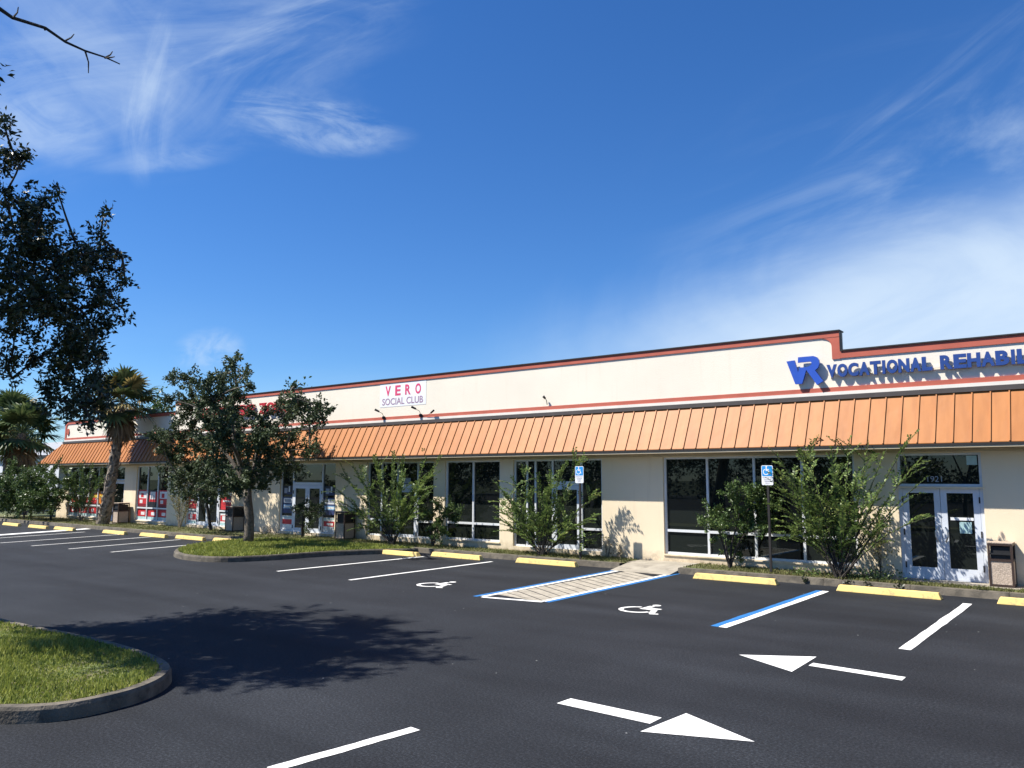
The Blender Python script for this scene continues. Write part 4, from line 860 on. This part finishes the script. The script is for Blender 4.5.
m = MB(); m.tube([(-5.6, -1.5, .1), (-5.58, -1.5, 1.0), (-5.5, -1.45, 2.0)], .09, .06, 8, bumpy=.05); m.tube([(-5.5, -1.45, 1.95), (-5.1, -.9, 2.9), (-4.4, -.1, 3.5), (-3.7, .4, 3.65), TW[0]], .045, .012, 6)
m.tube([(-5.5, -1.45, 1.95), (-5.9, -1.7, 3.0), (-6.3, -2.0, 4.0)], .045, .01, 6); m.tube([(-5.5, -1.45, 1.95), (-5.3, -1.9, 3.0), (-5.0, -2.4, 4.1)], .04, .01, 6); part(m, 'trunk', 'darkbark', t)
m = MB(); m.tube([Vector(p)+Vector((rnd.uniform(-.006, .006), 0, rnd.uniform(-.008, .008))) for p in TW], .0085, .002, 6)
for i, dv in ((2, (.01, .01, .04)), (4, (.02, .02, .028)), (5, (-.01, .02, -.07)), (6, (.05, .01, -.008)), (3, (-.02, .0, .02)), (6, (.01, .02, .03))):
    p = Vector(TW[min(i+1, len(TW)-1)]); q = p+Vector(dv); m.tube([p, p.lerp(q, .5)+Vector((.004, .004, 0)), q], .0035, .0015, 5)
part(m, 'twig', 'darkbark', t)

TH = [(-28.69,17.24,2.62,0.55),(-28.86,16.72,2.42,0.54),(-26.69,16.74,2.33,0.44),(-30.75,17.15,2.75,0.49),(-30.66,16.69,2.43,0.32),(-28.62,17.03,1.84,0.47),(-27.44,16.95,1.66,0.38),(-27.01,17.22,1.85,0.34),(-29.8,16.88,1.76,0.36),(-27.64,16.76,1.29,0.26)]
t = thing('young_tree', 'slim young tree whose leaves hang before the red poster doors', 'tree', (-28.0, 17.2, .12))
m = MB(); m.tube([(-28.0, 17.2, .1), (-28.15, 17.15, .8), (-28.3, 17.1, 1.4)], .07, .045, 8)
branchy(m, (-28.25, 17.1, 1.3), [(-29.0, 16.9, 2.0), (-28.0, 16.9, 2.3), (-30.0, 16.9, 2.2)], TH, .035, .012); part(m, 'trunk', 'darkbark', t)
quads_mesh('crown', clump_leaves(TH, 15, .10, .5, 9, .1, 1.2), 'treeleaf', t, orgof(t))

def spiky(name, label, base, stems, mat, leaf=.06, bark='darkbark', group=None, cat='shrub', n_leaf=1.2, side=6, big=False):
    """many-stemmed shrub with long arching shoots, leaves in two rows along each shoot"""
    t = thing(name, label, cat, base, group)
    b = Vector(base); m = MB(); P_, D_, N_ = [], [], []
    def shoot(p0, p1, r, lift, leaves, frm):
        p0, p1 = Vector(p0), Vector(p1); Ls = (p1-p0).length; n_ = 7
        pts = [p0.lerp(p1, i/n_)+Vector((0, 0, lift*Ls*math.sin(math.pi*i/n_))) for i in range(n_+1)]
        m.tube(pts, r, r*.3, 5)
        if leaves:
            cnt = int(Ls*(1-frm)/(leaf*.42)*n_leaf)
            for k in range(cnt):
                u = frm+(1-frm)*k/max(1, cnt-1); f_ = u*n_; i = min(int(f_), n_-1); p = pts[i].lerp(pts[i+1], f_-i); d = (pts[i+1]-pts[i]).normalized()
                s = d.cross(Vector((0, 0, 1)));  s = s.normalized() if s.length > .05 else Vector((1, 0, 0))
                upv = s.cross(d).normalized(); a = (1 if k % 2 else -1)*(.9+rnd.uniform(-.5, .5)); dd = (d*.55+(s*math.cos(rnd.uniform(-.7, .7))*a)+upv*rnd.uniform(-.15, .5)).normalized()
                P_.append(p+dd*.004); D_.append(dd); N_.append(upv)
        return pts
    for (tx, ty, tz, lift) in stems:
        tip = Vector((tx, ty, tz)); p0 = b+Vector((rnd.uniform(-.08, .08), rnd.uniform(-.06, .06), -.02))
        pts = shoot(p0, tip, .016, lift, True, .22)
        for _ in range((side+5) if not (big and tx > b.x+.7) else 5):
            i = rnd.randint(2, 6); p = pts[i]; dn = 1; d = (pts[min(i+1, 7)]-pts[i-1]).normalized()
            q = (d*.8+Vector((rnd.uniform(-1, 1), rnd.uniform(-1, 1), rnd.uniform(-.45, .5)))*.85).normalized()*rnd.uniform(.25, .66)
            shoot(p, p+q, .005, .06, True, .05)
    part(m, 'stem', bark, t)
    n_ = len(P_); Ls = 1.2*leaf*rng.uniform(.7, 1.2, n_)
    quads_mesh('foliage', leaf_arrays(np.array([tuple(p) for p in P_]), unit(np.array([tuple(p) for p in D_])), Ls, Ls*.58, np.array([tuple(p) for p in N_])), mat, t, orgof(t))
    return t
def fan(cx, y, xs_z, depth=.35): return [(x_, y+rnd.uniform(-depth, depth), z_, l) for x_, z_, l in xs_z]
G_CM = 'many stemmed crape myrtles along the verge'
spiky('crape_myrtle', 'largest crape myrtle, dense and arching, left of the glass double door', (-4.82, 16.92, .12),
      fan(0, 16.9, [(-3.36, 2.92, .03), (-3.30, 2.5, .06), (-3.15, 2.15, .08), (-3.05, 1.42, .10), (-3.4, 1.75, .08), (-3.9, 2.7, .04), (-4.2, 2.85, .0), (-4.55, 2.95, 0), (-4.9, 2.75, 0), (-5.3, 2.75, .02), (-5.65, 2.78, .05), (-5.95, 2.6, .08),
      (-6.1, 2.3, .10), (-6.05, 1.95, .12), (-6.0, 1.55, .12), (-5.75, 1.1, .14), (-6.05, .85, .2), (-4.0, 1.2, .12), (-4.4, 2.1, .02), (-5.1, 2.0, .02), (-3.8, 2.1, .06), (-5.5, 2.2, .05), (-4.7, 1.6, .0), (-5.4, 1.5, .08), (-4.2, 1.7, .05)]), 'myrtle', .068, group=G_CM, side=8, big=True)
spiky('crape_myrtle', 'pale green crape myrtle in front of the single door with the blue sign beside it', (-12.28, 17.0, .12),
      fan(0, 17.0, [(-11.15, 2.62, .0), (-11.5, 2.3, .02), (-11.9, 2.3, 0), (-12.4, 2.25, 0), (-12.9, 2.45, .02), (-13.3, 2.15, .04), (-13.6, 1.75, .06), (-14.0, 1.35, .08), (-13.95, 1.55, .04), (-13.7, 1.05, .08), (-10.5, 1.70, .08), (-10.35, 1.25, .08), (-10.8, 1.0, .1), (-10.7, .5, .15),
      (-11.4, 1.7, .05), (-12.6, 1.7, .0), (-13.2, 1.3, .05), (-12.0, 1.8, 0), (-13.3, .75, .1)]), 'myrtle', .07, group=G_CM, side=6)
spiky('crape_myrtle', 'dark bristling crape myrtle right of the shaded litter bin', (-17.8, 17.0, .12),
      fan(0, 17.0, [(-15.75, 2.74, .0), (-16.2, 2.2, .03), (-16.7, 2.72, .0), (-17.3, 2.8, 0), (-17.9, 2.9, 0), (-18.4, 2.75, 0), (-18.95, 2.85, 0), (-19.5, 2.6, .03), (-20.2, 2.25, .05), (-20.35, 1.85, .03), (-20.3, 1.38, .05), (-19.9, 1.2, .05), (-19.4, .55, .12), (-16.2, 1.6, .08), (-16.5, 1.1, .1),
      (-18.8, 1.9, .03), (-18.2, 2.1, 0), (-17.2, 2.0, .02), (-19.2, 1.6, .04), (-17.0, 1.5, .06)]), 'myrtle', .07, group=G_CM, side=6)
spiky('crape_myrtle', 'thin half bare crape myrtle in front of the far poster windows', (-38.4, 17.0, .12),
      fan(0, 17.0, [(-37.2, 2.55, 0), (-37.8, 2.8, 0), (-38.4, 2.9, 0), (-39.0, 2.75, 0), (-39.7, 2.5, .03), (-40.1, 2.0, .05), (-36.9, 2.0, .05), (-38.0, 2.2, 0), (-39.2, 2.1, 0)]), 'shrub', .09, 'bark', G_CM, side=6)
spiky('scrub_shrub', 'scrubby dry shrub with pale twiggy stem between the poster windows', (-30.4, 17.3, .12),
      fan(0, 17.3, [(-31.5, 2.45, 0), (-30.9, 2.3, 0), (-30.3, 2.5, 0), (-29.7, 2.4, 0), (-29.6, 1.7, .05), (-31.2, 1.4, .06), (-29.9, .9, .1), (-30.9, 2.0, 0)], .2), 'vine', .06, 'palebark', side=5, n_leaf=.4)

def bush(name, label, base, cl, mat, leaf, stems, group=None, dens=34, bark='darkbark', r=.03):
    t = thing(name, label, 'shrub', base, group); m = MB()
    nodes = []
    for s in stems: nodes += limb(m, base, s, r, r*.5, .06, 6)
    for c in cl:
        p = Vector(c[:3]); q = min(nodes, key=lambda k: (k-p).length+max(0, k.z-p.z)*2)
        if (p-q).length > .04: limb(m, q, p, .009, .004, .05, 4, 3)
    part(m, 'stem', bark, t)
    quads_mesh('foliage', clump_leaves(cl, dens, leaf, .5, 10, .35, 1.15), mat, t, orgof(t)); return t
bush('round_shrub', 'rounded glossy shrub before the four pane window', (-7.25, 17.2, .12), [(-7.06,17.13,1.64,0.36),(-7.77,17.64,1.28,0.3),(-6.74,17.45,1.53,0.31),(-7.1,17.47,1.19,0.41),(-6.54,17.52,1.32,0.27),(-7.64,16.95,1.15,0.2),(-7.4,17.16,0.97,0.27),(-6.8,17.28,0.95,0.31),(-6.4,17.59,1.54,0.2),(-7.4,17.59,0.61,0.21),(-6.8,17.05,1.87,0.22),(-6.68,17.64,1.78,0.2),(-7.12,17.34,0.4,0.11),(-7.8,17.16,1.29,0.16),(-6.36,17.01,1.02,0.17)], 'shrub', .068, [(-7.5, 17.2, 1.0), (-7.1, 17.3, 1.1), (-6.9, 17.2, .9), (-7.3, 17.1, .8)])
bush('round_shrub', 'small rounded shrub with forked stem between the dark door and two pane window', (-16.35, 17.2, .12), [(-16.16,17.16,1.14,0.29),(-16.56,17.21,0.95,0.24),(-15.78,17.18,1.06,0.26),(-15.98,17.11,0.77,0.29),(-15.69,17.42,0.91,0.2),(-16.45,17.19,0.61,0.24),(-15.78,17.1,0.55,0.23),(-16.94,17.34,1.17,0.18),(-16.04,17.07,1.4,0.2),(-15.57,17.16,1.35,0.17),(-15.99,17,0.35,0.14),(-15.18,17.07,1.22,0.11)], 'shrub', .065, [(-16.5, 17.2, .8), (-16.1, 17.2, .9), (-16.3, 17.3, .7)])
bush('clipped_shrub', 'narrow dark clipped shrub in front of the navy poster double door', (-22.3, 17.1, .12), [(-22.3,17.3,1.14,0.27),(-22.54,17.15,1.17,0.2),(-21.53,17.11,1.13,0.2),(-22.01,17.17,0.88,0.27),(-22.39,17.17,0.84,0.2),(-21.51,17.11,0.83,0.17),(-21.89,17.05,0.59,0.17),(-21.82,16.96,0.37,0.13),(-22.44,16.91,1.11,0.14),(-21.11,16.95,1.01,0.13)], 'treeleaf', .065, [(-22.3, 17.1, .9), (-22.2, 17.1, 1.1)], r=.045)
bush('leafy_shrub', 'dense leafy shrub at the far end, nearer the poster windows', (-40.4, 16.5, .12), [(-40.91,16.31,1.77,0.855),(-39.97,16.44,1.45,0.705),(-41.07,16,1.44,0.705),(-39.94,16.14,1.08,0.84),(-38.89,16.18,1.92,0.555),(-42.48,16.38,2,0.585),(-42.43,16.92,2.39,0.585),(-40.82,17.13,1.05,0.585),(-41.68,16.43,0.67,0.57)], 'shrub', .10, [(-40.4, 16.6, 1.2), (-40.0, 16.6, 1.4), (-41.0, 16.6, 1.3)])
bush('leafy_shrub', 'dense leafy shrub at the far end, cut by the left edge of the photo', (-42.4, 16.1, .12), [(-43.54,15.9,1.75,0.885),(-42.45,15.95,1.52,0.72),(-45.61,16.35,1.38,0.765),(-43.79,16.17,1.01,0.885),(-41.27,15.74,1.91,0.57),(-46.02,16.23,1.99,0.765),(-43.71,15.92,2.29,0.585),(-41.18,15.77,0.97,0.57),(-45.59,16.54,0.57,0.615),(-45.51,15.73,1.49,0.915)], 'shrub', .10, [(-42.4, 16.2, 1.2), (-42.0, 16.2, 1.4), (-43.0, 16.2, 1.3)])
# dry weeds, vine, kerb tufts
def weed(label, x, y, z, hgt, spread, n_, mat, name='weed', leaf=.05):
    P0 = np.stack([x+rng.normal(scale=spread*.35, size=n_), y+rng.normal(scale=spread*.1, size=n_), z+np.abs(rng.beta(1.4, 1.6, n_))*hgt], 1)
    D0 = unit(rng.normal(size=(n_, 3))+np.array((0, 0, .4))); Ls = leaf*rng.uniform(.6, 1.2, n_)
    V = leaf_arrays(P0, D0, Ls, Ls*.5)
    t = thing(name, label, 'plant', (x, y, z)); m = MB()
    for k in range(6): m.tube([(x+rnd.uniform(-.03, .03), y, z-.02), (x+rnd.uniform(-.3, .3)*spread, y, z+hgt*.6), (x+rnd.uniform(-.5, .5)*spread, y, z+hgt)], .006, .003, 4)
    part(m, 'stem', 'bark', t); quads_mesh('foliage', V, mat, t, (x, y, z))
weed('dry brown weed against the cream wall right of the blinds', -10.70, 17.68, .12, .50, .28, 110, 'dryleaf'); weed('smaller dry brown weed on the wall base nearer the ramp', -10.36, 17.7, .12, .38, .2, 70, 'dryleaf')
weed('yellowish vine climbing the cream wall left of the glass double door', -4.25, 17.70, .13, 1.35, .36, 420, 'vine', 'climbing_vine', .055)
weed('low green sprawling plant at the foot of the largest myrtle', -4.1, 16.95, .12, .22, .75, 260, 'shrub', 'ground_plant', .06)
weed('low pale sprawling plant left of the largest myrtle stems', -5.5, 16.95, .12, .18, .45, 120, 'myrtle', 'ground_plant', .06)
for x_, lab in ((-5.42, 'black weed tuft hanging over the kerb, leftmost by the blue line'), (-4.62, 'black weed tuft hanging over the kerb under the myrtle'), (-4.22, 'small black weed tuft on the kerb above the wheel stop'), (-3.65, 'thin black weed tuft on the kerb before the doors')):
    weed(lab, x_, 16.60, .02, .14, .10, 26, 'oakleaf', 'kerb_tuft', .07)
weed('pale dry weed at the wall base left of the navy poster door', -24.9, 17.6, .12, .3, .6, 80, 'dryleaf'); weed('pale dry weed at the wall between the poster shops', -27.4, 17.6, .12, .5, .5, 90, 'dryleaf')

# palms
def palm(label, base, path, crown, R_, n_fr, gold, dead, seed):
    rr = random.Random(seed); t = thing('palm_tree', label, 'palm', base); m = MB()
    pts = [Vector(p) for p in path]; dense = []
    for a, b in zip(pts[:-1], pts[1:]):
        for k in range(7): dense.append(a.lerp(b, k/7))
    dense.append(pts[-1]); m.tube(dense, .26, .175, 12, bumpy=.13)
    # old leaf bases sticking up round the trunk
    for i in range(90):
        u = rr.random()*.98; f_ = u*(len(dense)-1); k = int(f_); p = dense[k].lerp(dense[min(k+1, len(dense)-1)], f_-k); a = rr.uniform(0, 6.283)
        r = .225-.06*u; o = Vector((math.cos(a), math.sin(a), 0)); q = p+o*r
        m.tube([q, q+o*.05+Vector((0, 0, .1)), q+o*rr.uniform(.06, .16)+Vector((0, 0, rr.uniform(.14, .26)))], .036, .015, 4)
    part(m, 'trunk', 'palmbark', t)
    c = Vector(crown)
    for i in range(n_fr):
        u = (i+.5)/n_fr; az = i*2.39996+rr.uniform(-.3, .3); el = math.radians(80-150*u+rr.uniform(-10, 10))
        isdead = u > 1-dead; isgold = (not isdead) and rr.random() < gold
        if isdead: el = math.radians(rr.uniform(-80, -55))
        d = Vector((math.cos(az)*math.cos(el), math.sin(az)*math.cos(el), math.sin(el))); pl_ = R_*rr.uniform(.42, .58)*(.75 if isdead else 1)
        hub = c+d*pl_+Vector((0, 0, -.06*R_)); st = MB(); st.tube([c, c+d*pl_*.5+Vector((0, 0, .05)), hub], .025, .012, 4)
        s = d.cross(Vector((0, 0, 1))); s = s.normalized() if s.length > .05 else Vector((1, 0, 0)); up_ = s.cross(d).normalized(); nb = 26
        key = 'palmdead' if isdead else 'palmgold' if isgold else 'palmleaf'
        for k in range(nb):
            a = math.radians(-125+250*k/(nb-1)); dd = (d*math.cos(a)+s*math.sin(a)*(.5 if isdead else 1)-up_*.18*abs(math.sin(a))+up_*rr.uniform(-.06, .06)).normalized()
            ln = R_*.55*(1-.30*abs(a)/2.2)*rr.uniform(.85, 1.1); w_ = .030*R_; sd_ = dd.cross(up_).normalized()
            p1 = hub+dd*ln*.55; dr = Vector((0, 0, -1))*ln*rr.uniform(.08, .32); p2 = hub+dd*ln+dr
            st.add([hub-sd_*w_*.3, hub+sd_*w_*.3, p1+sd_*w_, p1-sd_*w_, p2+sd_*w_*.12, p2-sd_*w_*.12], [(0, 1, 2, 3), (3, 2, 4, 5)])
        part(st, 'frond' if not isdead else 'dead_frond', key, t)
    return t
palm('leaning cabbage palm with rough trunk and tan topped crown in front of the far shops', (-35.45, 16.6, .1), [(-35.45, 16.6, .08), (-35.1, 16.6, 1.16), (-34.82, 16.6, 2.45), (-34.55, 16.6, 3.73), (-34.40, 16.6, 5.0)], (-34.35, 16.6, 5.40), 1.75, 44, .42, .28, 3)
palm('bushy green palm with dead skirt beside the far white building', (-49.0, 18.5, .0), [(-49.0, 18.5, 0), (-49.3, 18.5, 1.5), (-49.6, 18.5, 3.1), (-49.8, 18.5, 4.6)], (-49.8, 18.5, 4.7), 2.35, 44, .04, .22, 5)
palm('second green palm cut off by the left edge behind the bushy one', (-58.5, 21.0, .0), [(-58.5, 21.0, 0), (-58.6, 21.0, 2.5), (-58.7, 21, 6.0)], (-58.7, 21.0, 6.1), 2.4, 40, .03, .15, 9)

# far left: white building, hedge, trees behind the roof
fb = thing('white_building', 'plain white building with a dark roof edge beyond the palms', 'building', (-78, 30, 0))
m = MB(); m.box(-92, -66, 28, 40, -.02, 3.70); part(m, 'wall', 'farwall', fb)
m = MB(); m.box(-92.3, -65.7, 27.7, 40.3, 3.72, 3.95); part(m, 'roof_edge', 'dark_metal', fb)
m = MB(); m.box(-92, -66.2, 28.3, 39.7, 3.96, 5.0); part(m, 'roof', 'farwall', fb)
def big_tree(label, x, y, h, r, seed, name='broadleaf_tree', mat='treeleaf', leaf=.28):
    rr = random.Random(seed); t = thing(name, label, 'tree', (x, y, 0), 'trees behind the strip mall'); m = MB(); cl = []
    for k in range(40):
        q = Vector((rr.gauss(0, 1), rr.gauss(0, 1), rr.gauss(0, 1))).normalized()*rr.uniform(.4, 1)
        cl.append((x+q.x*r, y+q.y*r, h-r*.8+q.z*r*.8, rr.uniform(.22, .36)*r))
    m.tube([(x, y, -.02), (x+.1, y, h*.3), (x, y+.1, h*.6)], .25, .16, 8)
    branchy(m, (x, y+.1, h*.55), [(x+r*.5, y, h*.75), (x-r*.5, y+.3, h*.75), (x, y-.4, h*.9)], cl, .12, .03); part(m, 'trunk', 'darkbark', t)
    quads_mesh('crown', clump_leaves(cl, 11, leaf, .55, 9, .3, 1.2), mat, t, orgof(t))
big_tree('bushy dark tree behind the far left corner of the mall roof', -66, 35, 8.4, 3.2, 1, mat='shrub'); big_tree('tree peeping over the parapet left of the leaning palm', -58, 36, 8.8, 3.0, 2, mat='shrub')
big_tree('tree peeping over the parapet right of the leaning palm', -48, 37, 9.0, 2.8, 3, mat='shrub'); big_tree('tree at the far left edge behind the white building', -104, 46, 7.5, 4.0, 4, mat='shrub')
def hedge(label, x0, x1, y, h):
    cl = [(x_, y+rnd.uniform(-.4, .4), rnd.uniform(.3, h), rnd.uniform(.4, .6)) for x_ in np.arange(x0, x1, .35)]
    t = thing('hedge', label, 'hedge', ((x0+x1)/2, y, 0)); m = MB()
    for x_ in np.arange(x0, x1, .9): m.tube([(x_, y, -.02), (x_+.05, y, h*.7)], .03, .015, 5)
    part(m, 'stem', 'darkbark', t); quads_mesh('foliage', clump_leaves(cl, 11, .14, .5, 9, .3, 1.1), 'oakleaf', t, orgof(t))
wood = [(x_, -48+rnd.uniform(-3, 3), rnd.uniform(.8, 8.5)*(.8+.2*math.sin(x_*.31)), rnd.uniform(1.1, 1.9)) for x_ in np.arange(-95, 70, .45)]
struct(quads_mesh('wood', clump_leaves(wood, 13, .36, .6, 14, .2, 1.1), 'oakleaf'), 'stuff')
hedge('low dark hedge beyond the far end of the mall', -62, -44.2, 20.5, 1.5)

for o in list(bpy.data.objects):
    if '_o' in o: del o['_o']
